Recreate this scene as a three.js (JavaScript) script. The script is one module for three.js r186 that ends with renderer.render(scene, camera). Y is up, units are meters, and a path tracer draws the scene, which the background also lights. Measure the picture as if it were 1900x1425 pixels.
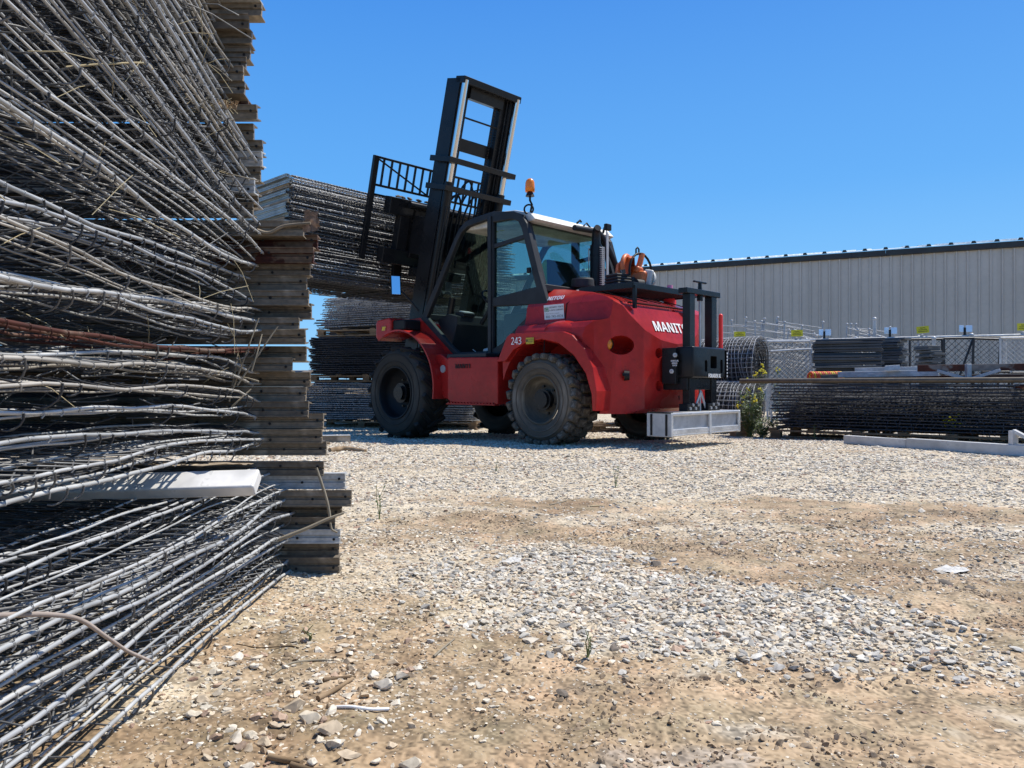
import * as THREE from 'three';
import { RoundedBoxGeometry } from 'three/addons/geometries/RoundedBoxGeometry.js';
import { ImprovedNoise } from 'three/addons/math/ImprovedNoise.js';
import { toCreasedNormals } from 'three/addons/utils/BufferGeometryUtils.js';
import { FontLoader } from 'three/addons/loaders/FontLoader.js';
import { TextGeometry } from 'three/addons/geometries/TextGeometry.js';
import { Brush, Evaluator, INTERSECTION, SUBTRACTION, ADDITION } from 'three-bvh-csg';

// ---------------------------------------------------------------- camera, sky, sun, exposure
const scene = new THREE.Scene();
const FPX = 1427, HORIZON = 716, EYE = 0.6;                     // focal length and horizon of the photograph, in its own pixels
const camera = new THREE.PerspectiveCamera(2 * Math.atan(712.5 / FPX) * 180 / Math.PI, 4 / 3, 0.05, 1500);
camera.position.set(0, EYE, 0);
camera.rotation.set(Math.atan((HORIZON - 712.5) / FPX), 0, 0);
scene.add(camera);

const renderer = new THREE.WebGLRenderer({ antialias: true });
renderer.toneMapping = THREE.LinearToneMapping;
renderer.toneMappingExposure = 1.22;
renderer.shadowMap.enabled = true;

const SUN = new THREE.Vector3(0.44, 0.85, -0.29).normalize();   // high, from the right, a little behind the scene
const sun = new THREE.DirectionalLight(new THREE.Color().setRGB(1, 0.95, 0.86), 5.0);
sun.position.copy(SUN).multiplyScalar(60); sun.target.position.set(0, 0, -6);
sun.castShadow = true; sun.shadow.radius = 1; sun.shadow.mapSize.set(4096, 4096);
Object.assign(sun.shadow.camera, { left: -22, right: 22, top: 22, bottom: -22, near: 1, far: 140 });
scene.add(sun, sun.target);

{ // clear blue sky: deepens with height, a little paler towards the sun's side
  const W = 512, H = 256, d = new Float32Array(W * H * 4);
  const stops = [[0, [.29, .57, .84]], [6, [.195, .475, .815]], [14, [.105, .355, .77]], [27, [.050, .236, .675]], [50, [.028, .150, .50]], [90, [.018, .10, .38]]];
  for (let j = 0; j < H; j++) for (let i = 0; i < W; i++) {
    const el = ((j + .5) / H - .5) * 180, az = ((i + .5) / W - .5) * 2 * Math.PI;       // rows run from below to above
    const e = Math.max(0, el); let k = 0; while (k < stops.length - 2 && e > stops[k + 1][0]) k++;
    const t = (e - stops[k][0]) / (stops[k + 1][0] - stops[k][0]);
    const dir = new THREE.Vector3(Math.cos(az) * Math.cos(el * Math.PI / 180), Math.sin(el * Math.PI / 180), Math.sin(az) * Math.cos(el * Math.PI / 180));
    const s = Math.max(0, dir.dot(SUN)), o = (j * W + i) * 4, air = .03 * s * s + .2 * Math.pow(s, 24);
    for (let c = 0; c < 3; c++) {
      const v = stops[k][1][c] + (stops[k + 1][1][c] - stops[k][1][c]) * t;
      d[o + c] = el < 0 ? [.28, .26, .22][c] : v + air;
    }
    d[o + 3] = 1;
  }
  const sky = new THREE.DataTexture(d, W, H, THREE.RGBAFormat, THREE.FloatType);
  sky.mapping = THREE.EquirectangularReflectionMapping; sky.magFilter = sky.minFilter = THREE.LinearFilter; sky.needsUpdate = true;
  scene.background = sky; scene.environment = sky;
}

// ---------------------------------------------------------------- helpers
function mulberry(a) { return () => { a |= 0; a = a + 0x6D2B79F5 | 0; let t = Math.imul(a ^ a >>> 15, 1 | a); t = t + Math.imul(t ^ t >>> 7, 61 | t) ^ t; return ((t ^ t >>> 14) >>> 0) / 4294967296; }; }
const rnd = mulberry(7), rr = (a, b, r = rnd) => a + (b - a) * r();
const N = new ImprovedNoise();
const noise = (x, y, z = 0) => N.noise(x, y, z);
const fbm = (x, y, z = 0, o = 4) => { let s = 0, a = .5, f = 1; for (let i = 0; i < o; i++) { s += a * N.noise(x * f, y * f, z + i * 7.3); a *= .5; f *= 2.03; } return s; };
const sstep = (a, b, x) => { const t = Math.min(1, Math.max(0, (x - a) / (b - a))); return t * t * (3 - 2 * t); };
const ORD = ['first', 'second', 'third', 'fourth', 'fifth', 'sixth', 'seventh', 'eighth', 'ninth', 'tenth', 'eleventh', 'twelfth', 'thirteenth', 'fourteenth', 'fifteenth', 'sixteenth', 'seventeenth', 'eighteenth', 'nineteenth'], TENS = [['twenty', 'twentieth'], ['thirty', 'thirtieth'], ['forty', 'fortieth'], ['fifty', 'fiftieth']];
const nth = n => n < 20 ? ORD[n - 1] : n % 10 ? TENS[(n / 10 | 0) - 2][0] + ' ' + ORD[n % 10 - 1] : TENS[n / 10 - 2][1];
const lerp = (a, b, t) => a + (b - a) * t;
const V = (x, y, z) => new THREE.Vector3(x, y, z);
const rgb = (r, g, b) => new THREE.Color().setRGB(r, g, b);
const pixelAt = (x, y, depth) => V((x - 950) / FPX * depth, EYE + (HORIZON - y) / FPX * depth, -depth);   // a point of the photograph at a known distance

class GB {                                                        // collects shapes into one geometry
  constructor() { this.p = []; this.n = []; this.t = []; this.i = []; }
  add(g, m) {
    g = g.clone(); if (m) g.applyMatrix4(m);
    const b = this.p.length / 3, P = g.attributes.position, Nn = g.attributes.normal, T = g.attributes.uv;
    for (let k = 0; k < P.count; k++) { this.p.push(P.getX(k), P.getY(k), P.getZ(k)); this.n.push(Nn.getX(k), Nn.getY(k), Nn.getZ(k)); this.t.push(T ? T.getX(k) : 0, T ? T.getY(k) : 0); }
    if (g.index) for (let k = 0; k < g.index.count; k++) this.i.push(b + g.index.getX(k)); else for (let k = 0; k < P.count; k++) this.i.push(b + k);
    return this;
  }
  box(w, h, d, x = 0, y = 0, z = 0, rx = 0, ry = 0, rz = 0) { return this.add(new THREE.BoxGeometry(w, h, d), mat4(x, y, z, rx, ry, rz)); }
  rbox(w, h, d, x = 0, y = 0, z = 0, r = .006, rx = 0, ry = 0, rz = 0, s = 1) { return this.add(new RoundedBoxGeometry(w, h, d, s, Math.min(r, w / 2.1, h / 2.1, d / 2.1)), mat4(x, y, z, rx, ry, rz)); }
  cyl(r0, r1, h, x, y, z, ax = 'y', seg = 16, open = false) { const g = new THREE.CylinderGeometry(r0, r1, h, seg, 1, open); return this.add(g, mat4(x, y, z, ax === 'z' ? Math.PI / 2 : 0, 0, ax === 'x' ? Math.PI / 2 : 0)); }
  bar(a, b, w, h, up = V(0, 1, 0)) {                              // a square bar from a to b
    const d = b.clone().sub(a), L = d.length(), x = d.clone().normalize(), z = x.clone().cross(up).normalize(), y = z.clone().cross(x);
    const m = new THREE.Matrix4().makeBasis(x, y, z).setPosition(a.clone().add(b).multiplyScalar(.5));
    return this.add(new RoundedBoxGeometry(L, h, w, 1, Math.min(.004, h / 3, w / 3)), m);
  }
  tube(pts, r, rad = 6, cap = true, closed = false) {
    const n = pts.length, b0 = this.p.length / 3; let nx = null, L = 0;
    for (let k = 0; k < n; k++) {
      const a = pts[closed ? (k - 1 + n) % n : Math.max(0, k - 1)], c = pts[closed ? (k + 1) % n : Math.min(n - 1, k + 1)], d = c.clone().sub(a).normalize();
      if (!nx) { nx = Math.abs(d.y) < .9 ? V(0, 1, 0) : V(1, 0, 0); }
      nx = nx.clone().sub(d.clone().multiplyScalar(nx.dot(d))).normalize(); const bi = d.clone().cross(nx);
      if (k) L += pts[k].distanceTo(pts[k - 1]);
      const R = typeof r === 'function' ? r(k / (n - 1)) : r;
      for (let s = 0; s <= rad; s++) {
        const t = s / rad * Math.PI * 2, cx = Math.cos(t), sx = Math.sin(t), X = nx.x * cx + bi.x * sx, Y = nx.y * cx + bi.y * sx, Z = nx.z * cx + bi.z * sx;
        this.p.push(pts[k].x + X * R, pts[k].y + Y * R, pts[k].z + Z * R); this.n.push(X, Y, Z); this.t.push(s / rad * 6.28 * R, L);
      }
    }
    const m = closed ? n : n - 1, q = rad + 1;
    for (let k = 0; k < m; k++) for (let s = 0; s < rad; s++) { const a = b0 + k * q + s, c = b0 + ((k + 1) % n) * q + s; this.i.push(a, a + 1, c, c, a + 1, c + 1); }
    if (cap && !closed) for (const [k, sg] of [[0, -1], [n - 1, 1]]) {
      const d = (k ? pts[k].clone().sub(pts[k - 1]) : pts[0].clone().sub(pts[1])).normalize(), c0 = this.p.length / 3;
      this.p.push(pts[k].x, pts[k].y, pts[k].z); this.n.push(d.x, d.y, d.z); this.t.push(0, 0);
      for (let s = 0; s <= rad; s++) { const o = (b0 + k * q + s) * 3; this.p.push(this.p[o], this.p[o + 1], this.p[o + 2]); this.n.push(d.x, d.y, d.z); this.t.push(0, 0); }
      for (let s = 0; s < rad; s++) sg > 0 ? this.i.push(c0, c0 + 1 + s, c0 + 2 + s) : this.i.push(c0, c0 + 2 + s, c0 + 1 + s);
    }
    return this;
  }
  prism(pts, depth, m, bevel = 0, holes = []) {                   // outline in x,y pushed along z from 0 to depth
    const s = new THREE.Shape(pts.map(p => new THREE.Vector2(p[0], p[1])));
    for (const h of holes) s.holes.push(new THREE.Path(h.map(p => new THREE.Vector2(p[0], p[1]))));
    const g = new THREE.ExtrudeGeometry(s, { depth: depth - 2 * bevel, bevelEnabled: bevel > 0, bevelThickness: bevel, bevelSize: bevel, bevelOffset: -bevel, bevelSegments: 2, steps: 1, curveSegments: 8 });
    if (bevel) g.translate(0, 0, bevel);
    return this.add(g, m);
  }
  geo(uvScale = 0) {
    const g = new THREE.BufferGeometry();
    g.setAttribute('position', new THREE.Float32BufferAttribute(this.p, 3)); g.setAttribute('normal', new THREE.Float32BufferAttribute(this.n, 3)); g.setAttribute('uv', new THREE.Float32BufferAttribute(this.t, 2));
    g.setIndex(this.i); if (uvScale) metreUV(g, uvScale); return g;
  }
  mesh(name, mat, parent = scene, uvScale = 1) { return put(name, this.geo(uvScale), mat, parent); }
}
function mat4(x, y, z, rx = 0, ry = 0, rz = 0, s = 1) { return new THREE.Matrix4().compose(V(x, y, z), new THREE.Quaternion().setFromEuler(new THREE.Euler(rx, ry, rz)), V(s, s, s)); }
function metreUV(g, s) {                                           // uv in metres, from the side that a face looks to
  const P = g.attributes.position, Q = g.attributes.normal, t = new Float32Array(P.count * 2);
  for (let k = 0; k < P.count; k++) {
    const x = P.getX(k), y = P.getY(k), z = P.getZ(k), a = Math.abs(Q.getX(k)), b = Math.abs(Q.getY(k)), c = Math.abs(Q.getZ(k));
    const [u, v] = b >= a && b >= c ? [x, z] : a >= c ? [z, y] : [x, y]; t[2 * k] = u * s; t[2 * k + 1] = v * s;
  }
  g.setAttribute('uv', new THREE.BufferAttribute(t, 2)); return g;
}
const used = {};
function numbered(n) { if (!(n in used)) { used[n] = 0; return n; } used[n]++; return n + '_' + String(used[n]).padStart(3, '0'); }
function put(name, geo, mat, parent = scene) {
  const m = new THREE.Mesh(geo, mat); m.name = parent === scene ? numbered(name) : name; m.castShadow = m.receiveShadow = true; parent.add(m); return m;
}
function tag(o, label, category, group) { o.userData.label = label; o.userData.category = category; if (group) o.userData.group = group; return o; }
function thing(name, label, category, group, x = 0, y = 0, z = 0, ry = 0) { const g = new THREE.Group(); g.name = numbered(name); g.position.set(x, y, z); g.rotation.y = ry; scene.add(g); return tag(g, label, category, group); }
function part(name, parent) { const g = new THREE.Group(); g.name = name; parent.add(g); return g; }
function stuff(o) { o.userData.kind = 'stuff'; return o; }
function structure(o) { o.userData.kind = 'structure'; return o; }
function copyOf(o, label, group, place) { const c = o.clone(); c.name = numbered(o.name.replace(/_\d{3}$/, '')); c.userData = { ...o.userData }; if (label) c.userData.label = label; if (group) c.userData.group = group; scene.add(c); if (place) place(c); return c; }

// ---------------------------------------------------------------- materials
function dataTex(n, fn, srgb = true, rep = 1) {
  const d = new Uint8Array(n * n * 4);
  for (let j = 0; j < n; j++) for (let i = 0; i < n; i++) { const c = fn(i / n, j / n), o = (j * n + i) * 4; for (let k = 0; k < 3; k++) d[o + k] = Math.max(0, Math.min(255, (Array.isArray(c) ? c[k] : c) * 255)); d[o + 3] = 255; }
  const t = new THREE.DataTexture(d, n, n); t.wrapS = t.wrapT = THREE.RepeatWrapping; t.magFilter = THREE.LinearFilter; t.minFilter = THREE.LinearMipmapLinearFilter; t.generateMipmaps = true;
  t.repeat.set(rep, rep); if (srgb) t.colorSpace = THREE.SRGBColorSpace; t.needsUpdate = true; return t;
}
const pnoise = (u, v, f, s) => {                                   // value noise that tiles
  const h = (i, j) => { let n = ((i % f + f) % f) * 374761393 + ((j % f + f) % f) * 668265263 + s * 974634721; n = Math.imul(n ^ (n >>> 13), 1274126177); return ((n ^ (n >>> 16)) >>> 0) / 4294967295; };
  const x = u * f, y = v * f, i = Math.floor(x), j = Math.floor(y), a = x - i, b = y - j, sa = a * a * (3 - 2 * a), sb = b * b * (3 - 2 * b);
  return lerp(lerp(h(i, j), h(i + 1, j), sa), lerp(h(i, j + 1), h(i + 1, j + 1), sa), sb);
};
const pf = (u, v, f, s, o = 5) => { let r = 0, a = .5; for (let k = 0; k < o; k++) { r += a * pnoise(u, v, f << k, s + k * 17); a *= .5; } return r / (1 - Math.pow(.5, o)); };
const texGrime = dataTex(256, (u, v) => { const n = pf(u, v, 4, 3, 6), m = pf(u, v, 16, 9, 4); return .88 + .34 * (n - .5) + .22 * (m - .5) + (m > .7 ? -.08 : 0); });
const texGalv = dataTex(256, (u, v) => { const n = pf(u, v, 8, 5, 5), s = pnoise(u, v, 40, 4); return .90 + .26 * (n - .5) + .12 * (s - .5); });
const texRust = dataTex(256, (u, v) => { const n = pf(u, v, 5, 21, 6), k = sstep(.5, .6, n), g = .75 + .3 * (pf(u, v, 20, 8, 3) - .5); return [lerp(.72, .44, k) * g, lerp(.71, .22, k) * g, lerp(.69, .13, k) * g]; });
const texDust = dataTex(256, (u, v) => { const n = pf(u, v, 4, 31, 6), k = sstep(.44, .66, n), m = .86 + .3 * (pf(u, v, 24, 2, 3) - .5); return [lerp(.74, 1, k) * m, lerp(.69, .95, k) * m, lerp(.62, .88, k) * m]; });
const texPaint = dataTex(512, (u, v) => { const n = pf(u, v, 4, 41, 6), m = pf(u, v, 32, 3, 4), sc = pnoise(u, v, 160, 6), st = pf(u, v * .999, 3, 51, 2), d = sstep(.60, .74, n) * .12; const b = .90 + .22 * (n - .5) + .14 * (m - .5) + (sc > .97 ? .10 : 0) - (sc < .02 ? .3 : 0); return [b, b + d, b + d * .8]; });
const texRough = dataTex(256, (u, v) => .62 + .6 * (pf(u, v, 6, 77, 5) - .5), false);
const texWood = dataTex(256, (u, v) => { const g = pnoise(u, v * .999, 3, 5) * .4 + pf(u, v, 4, 14, 3) * .2; const l = .5 + .5 * Math.sin((v * 60 + g * 9)); return [.62 + .14 * l, .52 + .13 * l, .40 + .12 * l].map(c => c * (.8 + .35 * pf(u, v, 16, 12, 3))); });
const std = (c, rough, metal = 0, o = {}) => new THREE.MeshStandardMaterial({ color: c, roughness: rough, metalness: metal, ...o });
const phys = (c, rough, metal = 0, o = {}) => new THREE.MeshPhysicalMaterial({ color: c, roughness: rough, metalness: metal, ...o });
const mat = {
  rod: [std(rgb(.50, .51, .51), .5, .2, { map: texGalv }), std(rgb(.46, .47, .48), .55, .2, { map: texGalv }), std(rgb(.60, .60, .585), .5, .2, { map: texGalv }), std(rgb(.44, .41, .36), .65, .15, { map: texGrime })],
  pipe: std(rgb(.27, .25, .22), .6, .25, { map: texDust }),
  wire: std(rgb(.21, .21, .21), .5, .35, { map: texGalv }),
  wireDark: std(rgb(.07, .072, .078), .55, .35, { map: texGrime }),
  rustRod: std(rgb(.62, .42, .33), .8, .1, { map: texRust }),
  channel: [std(rgb(.55, .53, .49), .75, .25, { map: texDust, roughnessMap: texRough }), std(rgb(.62, .59, .54), .65, .2, { map: texDust }), std(rgb(.43, .41, .38), .8, .15, { map: texDust }), std(rgb(.62, .62, .60), .55, .25, { map: texGalv })],
  channelRust: std(rgb(.55, .38, .26), .85, .1, { map: texRust }),
  channelBlue: std(rgb(.34, .40, .42), .5, .45, { map: texGalv }),
  hole: std(rgb(.012, .012, .012), .9),
  red: phys(rgb(.45, .022, .018), .46, 0, { map: texPaint, roughnessMap: texRough, specularIntensity: .45 }),
    black: phys(rgb(.014, .014, .015), .5, 0, { map: texGrime, specularIntensity: .4 }),
  blackSteel: phys(rgb(.017, .017, .018), .45, 0, { map: texGrime, roughnessMap: texRough, specularIntensity: .45 }),
  plastic: std(rgb(.026, .027, .028), .7, 0, { map: texGrime }),
  rubber: std(rgb(.045, .043, .040), .85, 0, { map: texDust }),
  rubberDusty: std(rgb(.215, .205, .19), .9, 0, { map: texDust }),
  rim: std(rgb(.22, .21, .185), .7, .3, { map: texDust }),
  chrome: std(rgb(.72, .73, .75), .12, 1),
  alu: std(rgb(.76, .76, .75), .45, .4, { map: texGrime, roughnessMap: texRough }),
  aluDull: std(rgb(.52, .52, .52), .6, .35, { map: texGrime }),
  steel: std(rgb(.5, .5, .5), .45, .7, { map: texGalv }),
  railPaint: std(rgb(.60, .59, .56), .6, 0, { map: texGrime }),
  whitePaint: std(rgb(.72, .71, .68), .5, 0, { map: texGrime }),
  white: std(rgb(.8, .8, .79), .55),
  glass: phys(rgb(.66, .78, .76), .03, 0, { transmission: 1, thickness: 0, ior: 1.5 }),
  mirror: std(rgb(.85, .86, .87), .03, 1),
  amber: phys(rgb(.90, .30, .02), .25, 0, { transmission: .35, thickness: 0 }),
  orange: std(rgb(.75, .17, .045), .45, 0, { map: texPaint }),
  cream: std(rgb(.72, .70, .64), .55, 0, { map: texGrime }),
  safetyRed: std(rgb(.88, .03, .02), .4),
  yellow: std(rgb(.62, .52, .02), .6, 0, { map: texGrime }),
  wood: std(rgb(.62, .60, .56), .85, 0, { map: texWood }),
  woodGrey: std(rgb(.36, .34, .31), .9, 0, { map: texWood }),
  twig: std(rgb(.34, .29, .21), .9, 0, { map: texGrime }),
  straw: std(rgb(.42, .35, .21), .9),
};
// ---------------------------------------------------------------- ground
const inPoly = (x, d, P) => { let c = false; for (let i = 0, j = P.length - 1; i < P.length; j = i++) { const a = P[i], b = P[j]; if ((a[1] > d) !== (b[1] > d) && x < (b[0] - a[0]) * (d - a[1]) / (b[1] - a[1]) + a[0]) c = !c; } return c; };
const WEDGE = [[-.25, 2.35], [.05, 2.75], [.30, 2.72], [.66, 2.30], [1.06, 1.96], [1.02, 1.78], [.84, 1.66], [.45, 1.70], [.18, 1.80], [-.02, 2.0]];
const SPREAD = [[-30, 60], [-30, 4.6], [-2.5, 4.3], [-.6, 3.9], [.4, 3.75], [1.2, 4.1], [2.4, 4.3], [4, 3.6], [30, 4], [30, 60]];   // where the loads of gravel were spread
const BROWN = [[[.5, 2.72], [1.35, 2.58], [1.9, 2.2], [2.2, 1.6], [1.2, 1.6], [1.08, 2.0], [.68, 2.34]], [[-.25, 3.5], [.3, 3.3], [.8, 3.05], [.8, 2.85], [.3, 2.98], [-.2, 3.2]], [[-.9, 4.6], [-.1, 4.3], [.5, 3.9], [.3, 3.7], [-.7, 4.1]], [[1.3, 4.2], [3.2, 3.3], [3.2, 3.0], [1.2, 3.9]]];
const polyD = (x, d, P) => { let m = 1e9; for (let i = 0, j = P.length - 1; i < P.length; j = i++) { const a = P[i], b = P[j], ex = b[0] - a[0], ey = b[1] - a[1], t = Math.max(0, Math.min(1, ((x - a[0]) * ex + (d - a[1]) * ey) / (ex * ex + ey * ey))); m = Math.min(m, Math.hypot(x - a[0] - ex * t, d - a[1] - ey * t)); } return inPoly(x, d, P) ? -m : m; };
function gravel(x, z) {                                             // how much loose stone covers the soil, 0 to 1
  const d = -z, wx = x + .34 * fbm(x * 2.1, d * 2.1, 4), wd = d + .34 * fbm(x * 2.1, d * 2.1, 11);
  let g = lerp(.50, .80, sstep(.9, -.9, polyD(wx, wd, SPREAD))) + .85 * fbm(x * .7, d * 1.5, 2) + .3 * fbm(x * 3.1, d * 3.1, 8);
  g -= .38 * (1 - sstep(1.45, 2.2, d)) * sstep(-.45, .15, x);
  g -= .15 * (1 - sstep(1.3, 2.2, d));
  for (const P of BROWN) g -= .5 * sstep(.16, -.12, polyD(wx, wd, P));
  if (d < 4) g = lerp(g, Math.max(g, .95), sstep(.22, -.14, polyD(wx, wd, WEDGE) + .3 * fbm(x * 6, d * 6, 17)));
  return Math.max(0.02, Math.min(1, g));
}
function groundY(x, z) {
  const d = -z;
  let h = -.05 * sstep(7.9, 9.6, d) - .08 * sstep(9.6, 13, d) - .08 * sstep(13, 24, d);
  const near = 1 - sstep(10, 30, Math.hypot(x, z)), fl = 1 - .85 * sstep(6.6, 7.4, d) * (1 - sstep(11, 12, d));
  h += near * fl * (.022 * fbm(x * .8, d * .8, 20, 3) + .010 * fbm(x * 3, d * 3, 25, 3));
  if (d < 9) h += (.012 + .010 * (1 - sstep(2.0, 2.8, d))) * fl * fbm(x * 9, d * 9, 31, 4);
  // shallow wheel ruts that cross the yard
  const r1 = d - (3.25 - .42 * x + .12 * noise(x * 1.5, 3)), r2 = d - (2.2 - .5 * x + .1 * noise(x * 1.5, 9));
  h -= .014 * fl * Math.exp(-r1 * r1 / .03) - .010 * fl * Math.exp(-(r1 - .25) * (r1 - .25) / .012) + .008 * fl * Math.exp(-r2 * r2 / .02) * sstep(.2, .8, x);
  
  return h;
}
{
  const axis = (lo, hi, step, out, grow) => { const a = []; for (let v = lo; v <= hi + 1e-6; v += step) a.push(v); let s = step, v = hi; const up = []; while (v < out) { s *= grow; v += s; up.push(v); } s = step; v = lo; const dn = []; while (v > -out) { s *= grow; v -= s; dn.push(v); } return [...dn.reverse(), ...a, ...up]; };
  const xs = axis(-1.2, 2.6, .014, 420, 1.09), ds = axis(1.0, 4.2, .014, 900, 1.055).filter(v => v > -40);
  const nx = xs.length, nd = ds.length, P = new Float32Array(nx * nd * 3), C = new Float32Array(nx * nd * 3), T = new Float32Array(nx * nd * 2), I = [];
  for (let j = 0; j < nd; j++) for (let i = 0; i < nx; i++) {
    const x = xs[i], d = ds[j], k = j * nx + i, z = -d, g = gravel(x, z);
    P.set([x, groundY(x, z), z], k * 3); T.set([x / 1.3, d / 1.3], k * 2);
    const t = .5 + fbm(x * 1.7, d * 1.7, 40), m = .5 + fbm(x * 7, d * 7, 44), w = sstep(.35, .7, g);
    const soil = [lerp(.29, .54, t) * lerp(.72, 1.2, m), lerp(.20, .40, t) * lerp(.82, 1.14, m), lerp(.115, .255, t) * lerp(.82, 1.14, m)], grit = [.60, .51, .37];
    let crust = sstep(.10, .30, fbm(x * 2.6 + .8 * d, d * 5, 52)) * (1 - w) * sstep(-.1, .5, x) * (1 - sstep(1.7, 2.1, d)) * .8;     // pale dried silt where water stood
    const wet = sstep(1.1, .5, Math.hypot((x - .29) / .16, (d - 1.22) / .07) + 1.3 * fbm(x * 11, d * 15, 60)) * .55;
    const damp = sstep(.02, .30, fbm(x * 1.9, d * 3.4, 71)) * (1 - .8 * w) * .75;
    for (let c = 0; c < 3; c++) { let v = lerp(soil[c], grit[c], w); v = lerp(v, [.56, .50, .40][c], crust); v *= 1 - .45 * damp * [.8, .9, 1][c]; v = lerp(v, [.40, .37, .33][c], wet); C[k * 3 + c] = v; }
  }
  for (let j = 0; j < nd - 1; j++) for (let i = 0; i < nx - 1; i++) { const a = j * nx + i, b = a + nx; I.push(a, a + 1, b, b, a + 1, b + 1); }
  const g = new THREE.BufferGeometry(); g.setAttribute('position', new THREE.BufferAttribute(P, 3)); g.setAttribute('color', new THREE.BufferAttribute(C, 3)); g.setAttribute('uv', new THREE.BufferAttribute(T, 2)); g.setIndex(I); g.computeVertexNormals();
  const grain = (u, v) => { let n = pf(u, v, 24, 61, 5); const q = pnoise(u, v, 190, 15), s = pnoise(u, v, 90, 19); return { n, q, s }; };
  const map = dataTex(1024, (u, v) => { const { n, q, s } = grain(u, v), peb = s > .70 ? .10 : 0, dk = q < .12 ? -.10 : 0; const b = .90 + .46 * (n - .5) + .34 * (q - .5) + peb + dk; return [b, b * .99, b * .975]; });
  const bump = dataTex(1024, (u, v) => { const { n, q, s } = grain(u, v); return .5 * n + .3 * q + .2 * s; }, false);
  const m = std(rgb(1, 1, 1), .95, 0, { vertexColors: true, map, bumpMap: bump, bumpScale: .009 });
  structure(put('ground', g, m));
}
// loose stones: uncountable ones are instanced, the largest are things of their own
function stoneGeo(seed, det, flat) {
  const r = mulberry(seed), g0 = new THREE.IcosahedronGeometry(1, det), P = g0.attributes.position, planes = [];
  for (let k = 0; k < 11; k++) { const v = V(r() - .5, (r() - .5) * 1.1, r() - .5).normalize(); planes.push([v, rr(.38, .78, r)]); }
  for (let k = 0; k < P.count; k++) {
    const v = V(P.getX(k), P.getY(k), P.getZ(k)); for (const [n, c] of planes) { const d = v.dot(n); if (d > c) v.addScaledVector(n, -(d - c) * .97); }
    v.multiplyScalar(1 + .12 * noise(v.x * 2 + seed, v.y * 2, v.z * 2)); v.y *= flat; v.x *= 1.12; P.setXYZ(k, v.x, v.y, v.z);
  }
  g0.computeVertexNormals(); g0.deleteAttribute('uv'); return metreUV(det ? toCreasedNormals(g0, .35) : g0, .5);
}
const texStone = dataTex(128, (u, v) => .95 + .3 * (pf(u, v, 5, 91, 5) - .5));
const stoneMat = std(rgb(1, 1, 1), .9, 0, { map: texStone });
const stoneTone = (r) => { const t = r(), b = rr(.62, 1.12, r); const c = t < .5 ? [.73, .65, .52] : t < .66 ? [.58, .52, .42] : t < .9 ? [.64, .52, .37] : t < .95 ? [.36, .32, .27] : [.42, .27, .19]; return rgb(c[0] * b, c[1] * b, c[2] * b); };
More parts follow.
